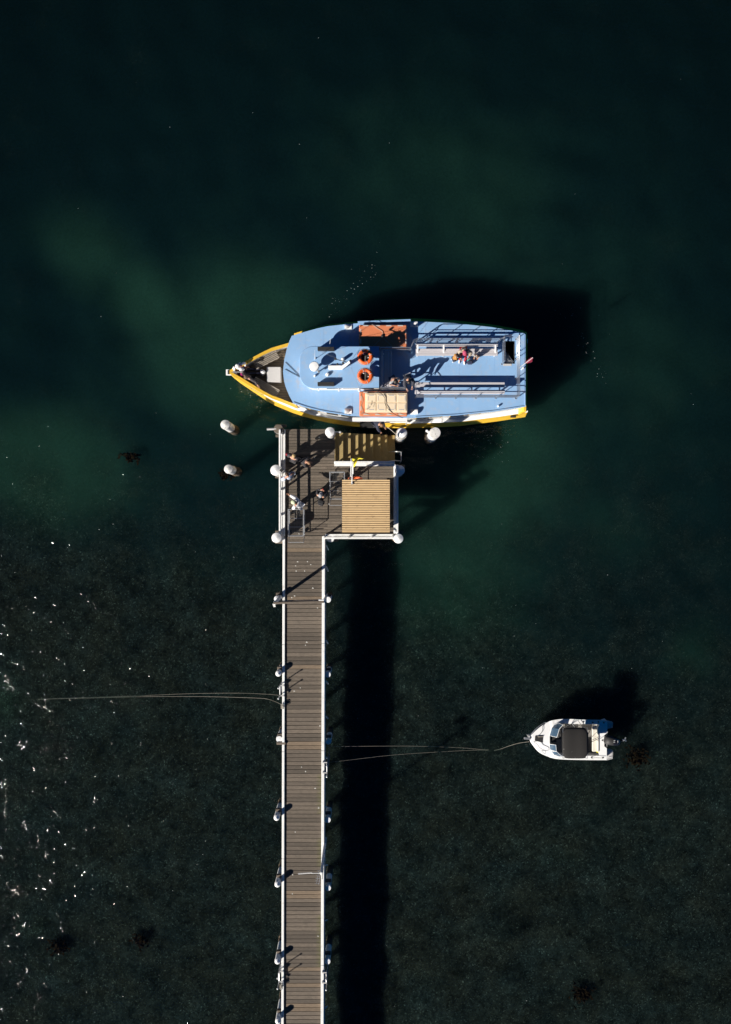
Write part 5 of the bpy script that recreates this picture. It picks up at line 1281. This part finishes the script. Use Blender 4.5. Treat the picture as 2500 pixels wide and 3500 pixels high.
# --- on the landing
def stand(px, py, H, zf): c = W(px, py, zf + H * .9); return V(c.x, c.y, zf)
b = stand(1003, 1562, 1.68, D)
person('person with blond hair in a dark quilted jacket near the west rail, bag in hand', b + V(-.05, -.12, 0), 65, 1.68, lean=14, hands=((.28, .2, 1.0), (.22, -.28, .85)), top=cloth('quilted', (.05, .045, .05)), legs=dark_c, shoes=bootc, hair=blond, bulk=.055, look=(0, 15))
hb_ = W(985, 1553, D + .75)
bg = thing('handbag', (hb_.x, hb_.y, D + .45), 'small red and pink patterned bag held by the blond person on the landing', 'bag'); MB().cbox((hb_.x, hb_.y, D + .6), (.24, .12, .28), .03).build('bag_body', red_c, bg); torus((hb_.x, hb_.y, D + .78), .08, .012, (0, 1, 0), 14, 6).build('bag_handle', M_rope, bg, smooth=60)
b = stand(1048, 1577, 1.5, D)
person('stooping person with light brown hair in a charcoal jacket, next to the blond person', b + V(-.22, .05, 0), -20, 1.66, pelvis=(-.12, 0, .86), lean=42, hands=((.42, .1, .75), (.4, -.12, .72)), top=dark_c, legs=blk, shoes=bootc, hair=ltbrown, bulk=.05, look=(0, 20))
b = stand(987, 1630, 1.62, D)
person('person in a white and pale blue jacket leaning by the lamp on the west rail', b + V(0, .0, 0), 120, 1.66, lean=8, hands=((.2, .35, .95), (.1, -.36, .8)), top=paleblue, legs=dark_c, shoes=wshoe, hair=brhair, bulk=.06, hair_r=1.04, look=(0, 25))
b = stand(1012, 1722, 1.5, D)
person('person in white with a pale green cap reaching an arm over the west rail', b + V(.12, -.05, 0), 150, 1.74, lean=26, pelvis=(-.1, 0, .92), hands=((.2, .3, .8), (1.0, -.2, 1.2)), top=white_c, legs=white_c, shoes=brown_s, hair=brhair, hat=pgreen, skin=M_skin2, bulk=.045, look=(10, 10))
b = stand(1095, 1698, 1.62, D)
person('person in a grey cap photographing the ferry, backpack on, beside a trolley', b, 70, 1.7, lean=6, hands=((.34, .06, 1.4), (.34, -.06, 1.4)), top=dark_c, legs=blk, shoes=bootc, hair=dkhair, hat=grey_c, bulk=.035, look=(0, 0))
ph = MB().cbox(b + V(.14, .36, 1.5), (.03, .08, .15), .006); mesh_thing('phone', ph, red_c, 'red phone held up by the person in the grey cap', 'phone')
bp_ = b + V(.02, -.2, 0)
bk = thing('backpack', bp_ + V(0, 0, .95), 'black framed backpack worn by the person in the grey cap', 'backpack'); MB().cbox(bp_ + V(.02, -.06, 1.22), (.32, .24, .52), .05, rz=R(-20)).build('pack_body', blk, bk)
MB().cbox(bp_ + V(-.02, -.2, 1.12), (.24, .08, .28), .03, rz=R(-20)).build('pack_pocket', dark_c, bk); torus(bp_ + V(.05, 0, 1.5), .05, .01, (1, 0, 0), 12, 6).build('pack_handle', blk, bk)
# --- on the foredeck
FD = 1.22
sb = W(824, 1263, 2.2)
person('person in a white cap and magenta shirt sitting at the bow with legs stretched out', V(sb.x - .05, sb.y - .02, FD), 5, 1.6, pelvis=(0, 0, .52), lean=8, hands=((.35, .22, .6), (.3, -.25, .62)), feet=((.82, .1, .12), (.86, -.1, .08)), top=magenta, legs=navy_c, shoes=lilac_s, hair=ltbrown, hat=white_c, bulk=.02)
sb = W(812, 1256, 2.3)
person('person in a white cap and white shirt right at the tip of the bow', V(sb.x + .0, sb.y + .12, FD), -70, 1.66, pelvis=(-.05, 0, .62), lean=12, hands=((.2, .35, .85), (.45, -.2, .9)), feet=((.2, .1, 0), (.2, -.1, 0)), top=white_c, legs=denim, shoes=bootc, hair=brhair, hat=cloth('offwhite_cap', (.75, .74, .7)), bulk=.025, brim=True, skin=M_skin2)
sb = W(845, 1289, 2.3)
person('curly-haired person in a charcoal jersey with both arms along the south bulwark', V(sb.x + .05, sb.y + .08, FD), 235, 1.7, pelvis=(.0, 0, .58), lean=10, hands=((.12, .66, .86), (.1, -.6, .86)), feet=((-.25, .12, 0), (-.25, -.12, 0)), top=cloth('warm_charcoal', (.06, .05, .05)), legs=blk, shoes=bootc, hair=cloth('curly_hair', (.13, .085, .055), .7), hair_r=1.12, bulk=.035, look=(0, 10))
# --- on the upper deck
UD = ZU + .005
c = W(1590, 1192, UD + 1.2)
person('adult in a rose cap and beige jacket sitting on the north bench', V(c.x, c.y + .12, UD), -92, 1.7, pelvis=(-.0, 0, .52), lean=22, hands=((.42, .26, .78), (.5, -.14, .72)), feet=((.56, .12, 0), (.5, -.12, 0)), top=beige, legs=red_c, shoes=wshoe, hair=ltbrown, hat=pinkcap, bulk=.05, look=(0, 10))
c = W(1557, 1212, UD + 1.0)
person('child in a mustard jacket standing against the seated adult', V(c.x - .03, c.y - .12, UD), 20, 1.12, lean=12, hands=((.32, .12, .85), (.36, -.1, .85)), top=must, legs=navy_c, shoes=wshoe, hair=brhair, bulk=.05, child=True, look=(0, 10))
c = W(1637, 1206, UD + 1.0)
person('child in a striped top and brown shorts standing at the north bench', V(c.x - .05, c.y - .08, UD), -100, 1.1, lean=8, hands=((.2, .1, .8), (.22, -.12, .82)), top=stripe, legs=brown_s, shoes=bootc, hair=brhair, bulk=.025, shorts=True, short_sleeve=True, child=True, look=(25, 15))
c = W(1606, 1238, UD)
bg = thing('shoulder_bag', V(c.x, c.y, UD), 'navy bag with a green flask on the deck at the adult in the rose cap', 'bag'); MB().cbox(c + V(0, -.03, .13), (.3, .2, .26), .06).build('bag_body', M_navy, bg); MB().lathe(c + V(-.08, .08, .1), [(.04, 0), (.04, .2), (.02, .24)], 10).build('flask', cloth('green_flask', (.05, .3, .22), .4), bg, smooth=40); torus(c + V(.03, 0, .28), .09, .012, (0, 1, 0), 14, 6).build('bag_handle', blk, bg, smooth=60)
c = W(1350, 1289, UD + 1.2)
person('person with long dark hair in a grey top sitting on the cross bench', V(c.x - .1, c.y + .05, UD), -60, 1.66, pelvis=(0, 0, .52), lean=22, hands=((.42, .1, .75), (.4, -.1, .72)), feet=((.5, .1, 0), (.48, -.12, 0)), top=grey_c, legs=denim, shoes=brown_s, hair=dkhair, hair_r=1.3, bulk=.02, look=(0, 20), short_sleeve=True)
c = W(1394, 1304, UD + 1.45)
person('person in a navy shirt leaning on the rail beside the cream raft', V(c.x + .02, c.y + .22, UD), -80, 1.74, pelvis=(-.12, 0, .92), lean=30, hands=((.45, .15, .95), (.5, -.12, .98)), top=cloth('navy_print', (.035, .037, .05), var=.5, scale=30), legs=grey_c, shoes=bootc, hair=dkhair, bulk=.045, look=(0, 20))
# --- crew member at the boarding gate
c = W(1288, 1448, 2.5)
person('crew member in dark clothes at the boarding gate handling the mooring rope', V(c.x - .05, c.y + .12, 1.15), -35, 1.74, pelvis=(-.05, 0, .9), lean=38, hands=((.55, .05, .85), (.5, -.25, .8)), top=navy_c, legs=navy_c, shoes=bootc, hair=ltbrown, bulk=.035, look=(0, 0))
